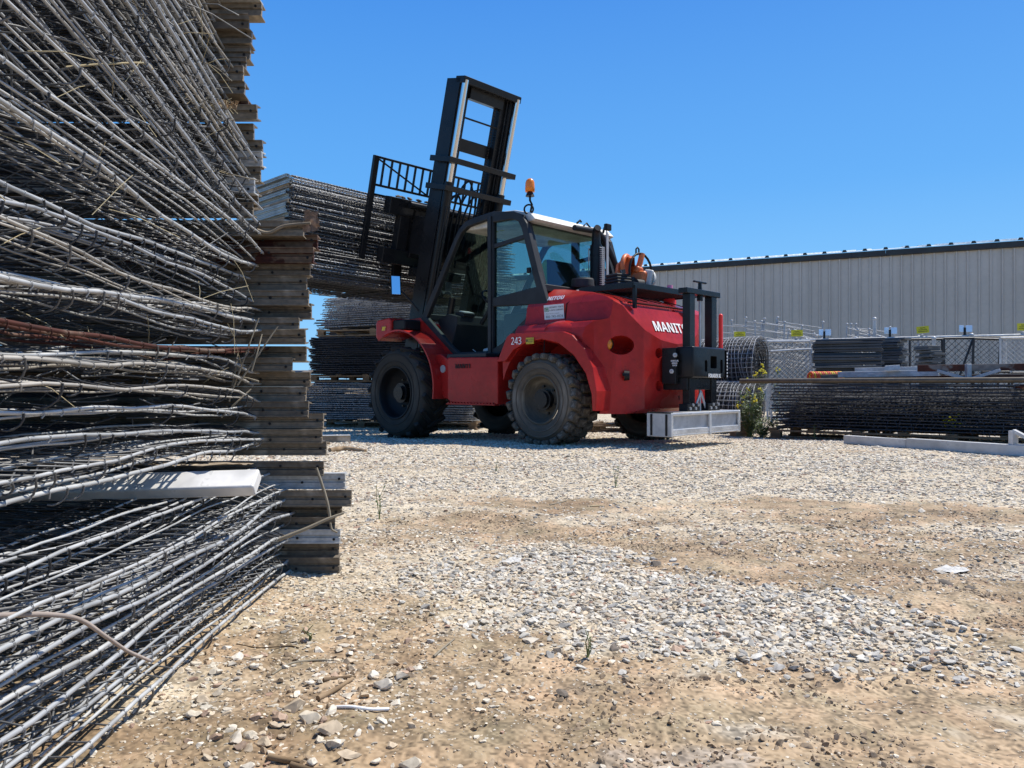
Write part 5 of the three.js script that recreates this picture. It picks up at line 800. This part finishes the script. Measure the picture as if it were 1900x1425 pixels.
{
  const p = pixelAt(1392, 810, 9.75); weed(p.x, p.z, .62, .20, 34, 26, .055, 'dense green weed clump at the end of the low stack', { name: 'weed_clump', flowers: .1 });
  const q = pixelAt(1415, 812, 9.6); weed(q.x, q.z, .26, .22, 26, 20, .05, 'low leafy weeds in front of the pallet corner', { name: 'weed_clump' });
  const s = pixelAt(1408, 690, 10.6); weed(s.x, s.z, .95, .16, 9, 14, .05, 'tall yellow flowering weed between roll and netting', { name: 'flowering_weed', flowers: .9 });
  const y2 = pixelAt(1442, 690, 11.2); weed(y2.x, y2.z, 1.0, .06, 3, 8, .05, 'single tall yellow flower before the leaning mesh', { name: 'flowering_weed', flowers: 1 });
  const f = pixelAt(1755, 800, 8.4); weed(f.x, f.z + .05, .30, .10, 6, 3, .03, 'thin yellow flowers growing out of the low stack', { name: 'flowering_weed', flowers: 1 });
  const k = pixelAt(1506, 815, 9.1); weed(k.x, k.z + .1, .22, .03, 2, 6, .03, 'single dry weed stem before the low stack pallet', { name: 'dry_weed' });
  for (const [px, py, h, lb] of [[705, 962, .16, 'thin green seedling beside the ends of the lowest channels'], [1142, 905, .17, 'thin green seedling in the open gravel before the forklift'], [920, 876, .10, 'small green sprout in the gravel before the front wheel'], [575, 1195, .045, 'tiny grass tuft beside the edge of the pile'], [1090, 1225, .06, 'tiny grass tuft on the bare brown soil'], [940, 834, .05, 'tiny sprout close to the forklift wheels'], [1048, 830, .05, 'small sprout beneath the forklift rear wheel']]) { const D = EYE * FPX / (py - HORIZON), x = (px - 950) / FPX * D; weed(x, -D, h, h * .22, 3, 4, Math.min(.022, h * .16), lb, { name: 'seedling', thick: .5 }); }
}
// ---------------------------------------------------------------- small things on the pile and on the ground
const gp = (px, py, dy = 0) => { const D = EYE * FPX / (py - HORIZON), x = (px - 950) / FPX * D; return V(x, groundY(x, -D) + dy, -D); };
const curve = (pts, n = 6) => new THREE.CatmullRomCurve3(pts).getPoints(pts.length * n);
function stick(name, label, pts, r0, r1, m = mat.twig, rad = 6, cat = 'stick', grp) { const g = new GB(), c = curve(pts); g.tube(c, t => lerp(r0, r1, t) * (1 + .12 * noise(t * 9, r0 * 900)), rad); const o = g.mesh(name, m, scene, 0); return tag(o, label, cat, grp); }
{
  // white board between the panels, with torn fabric
  const z = -1.9, b = new GB(); b.rbox(.80, .034, .066, -1.03, .350, z, .006, .62, .03, .012, 2); const o = b.mesh('white_board', std(rgb(.88, .86, .82), .5, 0, { map: texGrime }), scene, 1.5); tag(o, 'white plastic board with rounded end stuck in the pile', 'board');
  const n = 26, P = new THREE.PlaneGeometry(.46, .16, n, 10), A = P.attributes.position; for (let k = 0; k < A.count; k++) { const x = A.getX(k), y = A.getY(k); A.setXYZ(k, x + .012 * noise(x * 30, y * 30), .010 * fbm(x * 14, y * 20, 3) + .012 * sstep(.05, -.1, y) + .004, -y + .03 * noise(x * 16, 5)); } P.computeVertexNormals();
  const f = put('torn_sheet', P, std(rgb(.66, .60, .50), .9, 0, { map: texDust, side: THREE.DoubleSide }), scene); f.position.set(-.93, .388, z - .10); tag(f, 'torn dirty cloth lying on the white board in the pile', 'cloth');
  // long bare twig across the lowest rods
  stick('bare_twig', 'long curved bare twig lying across the lowest rods of the pile', [pixelAt(-30, 1143, 1.06), pixelAt(90, 1140, 1.14), pixelAt(145, 1148, 1.18), pixelAt(200, 1183, 1.24), pixelAt(240, 1209, 1.30), pixelAt(280, 1226, 1.36)], .0042, .0028, std(rgb(.40, .33, .28), .85, 0, { map: texGrime }), 7);
  stick('bare_twig', 'thick pale twig leaning over the lowest channel ends', [pixelAt(515, 1002, 2.28), pixelAt(570, 980, 2.30), pixelAt(610, 962, 2.32), pixelAt(638, 952, 2.33)], .006, .0035, mat.twig);
  stick('bare_twig', 'upright forked twig before the lower channel ends', [pixelAt(587, 868, 2.33), pixelAt(598, 900, 2.33), pixelAt(608, 935, 2.33), pixelAt(612, 960, 2.33)], .004, .005);
  stick('bare_twig', 'curved twig tip hooked over the bottom channels', [pixelAt(613, 970, 2.33), pixelAt(616, 982, 2.33), pixelAt(626, 988, 2.33)], .0035, .003);
  for (const [a, b2, lb] of [[[480, 590], [425, 740], 'tall thin dry twig standing before the middle channels'], [[486, 620], [466, 690], 'short thick dry twig before the middle channels'], [[516, 605], [440, 715], 'thin slanting dry twig before the middle channels'], [[443, 645], [425, 745], 'straight dry twig at the ends of the middle rods'], [[466, 722], [410, 775], 'small forked dry twig at the middle rod ends'], [[430, 700], [480, 708], 'pale dry straw lying across the middle channels']]) { const p = pixelAt(...a, 2.34), q = pixelAt(...b2, 2.30), m = p.clone().lerp(q, .5).add(V(.006, .004, .01)); stick('dry_twig', lb, [p, m, q], .0022, .0034, mat.twig, 5); }
  stick('bent_straw', 'long pale straw bent over the upper rods of the pile', [pixelAt(120, 124, 1.55), pixelAt(200, 118, 1.62), pixelAt(275, 119, 1.7), pixelAt(283, 128, 1.7)], .0026, .002, mat.straw, 5, 'straw');
  // dry seed head that hangs out near the upper channels
  { const r = mulberry(14), t = thing('dry_weed', 'tangled dry weed with seed head caught by the upper channels', 'weed', null, 0, 0, 0), g = new GB(), c = pixelAt(385, 198, 2.28);
    for (let k = 0; k < 46; k++) { const d = V(rr(-.07, .045, r), rr(-.035, .035, r), rr(-.03, .03, r)); g.tube([c.clone().add(d.clone().multiplyScalar(.3)), c.clone().add(d).add(V(.01, rr(-.02, .02, r), 0)), c.clone().addScaledVector(d, 1.5).add(V(.015, rr(-.03, .01, r), 0))], .0009, 3); } g.mesh('stalks', mat.straw, t, 0);
    const h = new GB(), a = pixelAt(400, 192, 2.26), b2 = pixelAt(440, 195, 2.26); for (let k = 0; k < 60; k++) { const p = a.clone().lerp(b2, r()), d = V(rr(-.2, .8, r), rr(-1, 1, r), rr(-1, 1, r)).normalize(); h.tube([p, p.clone().addScaledVector(d, .014)], .0012, 3); } h.mesh('seed_head', std(rgb(.30, .20, .11), .95), t, 0);
    const v = new GB(); v.tube(curve([pixelAt(415, 195, 2.26), pixelAt(420, 225, 2.26), pixelAt(432, 250, 2.26), pixelAt(450, 278, 2.26)]), .0022, 5).tube(curve([pixelAt(365, 110, 2.25), pixelAt(400, 125, 2.25), pixelAt(430, 150, 2.25)]), .0012, 4).tube(curve([pixelAt(350, 290, 2.2), pixelAt(420, 320, 2.2), pixelAt(480, 335, 2.2)]), .0016, 4); v.mesh('trailing_stem', mat.twig, t, 0); }
  { const r = mulberry(44), g = new GB(); for (let k = 0; k < 45; k++) { const y = rr(.6, 1.75, r), zz = rr(-2.3, -1.1, r), x = -.80 - .1 * sstep(1, 1.7, y) + rr(-.06, .05, r), a = V(x, y, zz), d = V(rr(-.6, .6, r), rr(-1, .6, r), rr(-1, 1, r)).normalize(); g.tube([a, a.clone().addScaledVector(d, .05).add(V(.004, .006, 0)), a.clone().addScaledVector(d, rr(.08, .16, r))], .0009, 3); } const o2 = g.mesh('caught_straw', mat.straw, scene, 0); stuff(o2); tag(o2, 'dry straw caught all over the tall pile of panels', 'straw'); }
}
{
  const tr = thing('steel_channel_offcut', 'dark steel channel end lying on the gravel behind the pile', 'channel', null, 0, 0, 0), a = gp(548, 822, .035), b = gp(650, 820, .035); const g = new GB(); g.bar(a, b, .06, .075); g.mesh('web', mat.channel[1], tr); const g2 = new GB(); g2.bar(a.clone().add(V(.0, .042, .0)), b.clone().add(V(0, .042, 0)), .09, .008); g2.mesh('flange', mat.channel[3], tr);
  stick('split_plank', 'twisted pale strip of wood at the far foot of the pile', [gp(500, 832, .06), gp(560, 826, .05), gp(612, 828, .03)], .02, .012, mat.wood, 6, 'plank');
  stick('bark_slab', 'flat pale slab of bark on the gravel beside the channel', [gp(612, 838, .01), gp(640, 836, .02), gp(678, 838, .008)], .03, .02, mat.wood, 7, 'bark');
  // sticks and litter on the soil
  const S = [[[505, 1256], [540, 1238], [585, 1230], [650, 1232], .0035, .006, 'long dry root beside the stones', mat.twig], [[590, 1304], [620, 1288], [655, 1268], .010, .007, 'thick pale broken stick among the stones', mat.wood], [[600, 1276], [640, 1266], [660, 1260], .007, .004, 'dark short stick above the pale broken stick', mat.woodGrey], [[805, 1228], [822, 1212], [843, 1195], .005, .003, 'short tilted wood splinter on the bare soil', mat.twig], [[440, 1198], [480, 1202], [540, 1206], [555, 1208], .0025, .003, 'dark thin twig near the lowest rods', mat.woodGrey], [[500, 1404], [530, 1410], [560, 1420], .010, .008, 'pale wood chunk at the bottom of the rubble', mat.wood], [[540, 1422], [580, 1428], [620, 1432], .008, .006, 'dark wood chunk at the bottom of the rubble', mat.woodGrey], [[1440, 992], [1470, 988], [1500, 996], .006, .003, 'thin dark twig out on the gravel', mat.woodGrey], [[1530, 981], [1560, 980], [1590, 984], .004, .003, 'straight thin twig out on the gravel', mat.woodGrey], [[1020, 936], [1040, 932], [1052, 929], .006, .004, 'short brown twig in the middle gravel', mat.twig], [[1095, 938], [1115, 937], [1122, 938], .006, .004, 'pale yellow straw stalk in the middle gravel', mat.straw]];
  for (const s of S) { const m = s[s.length - 1], lb = s[s.length - 2], r1 = s[s.length - 3], r0 = s[s.length - 4], pts = s.slice(0, s.length - 4).map(([x, y]) => gp(x, y, r0 * .5)); stick('ground_stick', lb, pts, r0 * .62, r1 * .55, m, 6); }
  stick('white_strip', 'thin white plastic strip lying on the soil below the sticks', [gp(622, 1320, .003), gp(650, 1324, .004), gp(690, 1324, .004), gp(722, 1320, .003)], .0032, .0032, mat.white, 6, 'strip');
  const scrap = (pts, lb) => {                                       // a crumpled sheet of paper
    const q = pts.map(([x, n]) => gp(x, n)), c = q.reduce((a, p) => a.add(p), V(0, 0, 0)).multiplyScalar(1 / q.length), n = 40, G = new GB(), ring = []; for (let k = 0; k < n; k++) { const f = k / n * q.length, i = Math.floor(f), p = q[i].clone().lerp(q[(i + 1) % q.length], f - i).sub(c).multiplyScalar(1 + .16 * noise(k * .7, c.x * 9)); ring.push(p); }
    const P = [], I = []; for (let s = 0; s <= 7; s++) for (let k = 0; k < n; k++) { const p = ring[k].clone().multiplyScalar(s / 7), cr = .012 * Math.abs(fbm(p.x * 45 + c.x * 7, p.z * 60, 3)) + .006 * noise(p.x * 90, p.z * 110, 5); P.push(p.x, .006 + cr * (s < 7 ? 1 : .4), p.z); } for (let s = 0; s < 7; s++) for (let k = 0; k < n; k++) { const a = s * n + k, b2 = s * n + (k + 1) % n; I.push(a, b2, a + n, b2, b2 + n, a + n); }
    const g = new THREE.BufferGeometry(); g.setAttribute('position', new THREE.Float32BufferAttribute(P, 3)); g.setIndex(I); g.computeVertexNormals(); metreUV(g, 6); const o = put('paper_scrap', g, std(rgb(.68, .66, .61), .85, 0, { map: texGrime, side: THREE.DoubleSide }), scene); o.position.set(c.x, c.y, c.z); tag(o, lb, 'paper');
  };
  scrap([[930, 1047], [950, 1036], [968, 1039], [965, 1046]], 'small white paper scrap in the white gravel'); scrap([[1730, 1056], [1752, 1049], [1790, 1052], [1800, 1058], [1770, 1063]], 'larger white paper scrap on the brown soil');
  const rockM = std(rgb(.17, .14, .11), .95, 0, { map: texStone }); const rock = (px, py, s, lb, k) => { const p = gp(px, py), o = put('dark_clod', stoneGeo(k, 2, .5), rockM, scene); o.scale.set(s * 1.5, s, s); o.position.set(p.x, p.y + s * .3, p.z); o.rotation.set(.2, k, .1); tag(o, lb, 'clod'); };
  rock(1215, 1048, .022, 'dark brown bark clod at the edge of the white gravel', 61); rock(1045, 1298, .012, 'dark wet soil clod beside the puddle', 62); rock(1345, 872, .022, 'dark clod in the gravel before the long rail', 63); rock(1140, 1210, .012, 'small dark clod on bare soil', 64); rock(1755, 1085, .014, 'dark crumbly clod near the larger paper scrap', 65); rock(1800, 1095, .012, 'second dark crumbly clod near the larger paper scrap', 66);

}
{ // pale rag and buckled strip at the ends of the middle channels
  const c = pixelAt(578, 410, 2.43), P = new THREE.PlaneGeometry(.05, .06, 10, 10), A = P.attributes.position; for (let k = 0; k < A.count; k++) { const x = A.getX(k), y = A.getY(k); A.setXYZ(k, x + .012 * noise(x * 60, y * 60, 2), y + .01 * noise(x * 70, y * 50, 7), .016 * fbm(x * 45, y * 45, 5)); } P.computeVertexNormals();
  const o = put('rag', P, std(rgb(.62, .46, .38), .95, 0, { side: THREE.DoubleSide, map: texDust }), scene); o.position.copy(c); tag(o, 'small pale rag caught on the longest middle channel', 'rag');
  stick('buckled_strip', 'buckled pale metal strip sticking out above the rusty channels', [pixelAt(470, 425, 2.42), pixelAt(498, 432, 2.42), pixelAt(525, 420, 2.42), pixelAt(576, 414, 2.42)], .006, .005, mat.channel[1], 5, 'strip');
}
renderer.render(scene, camera);
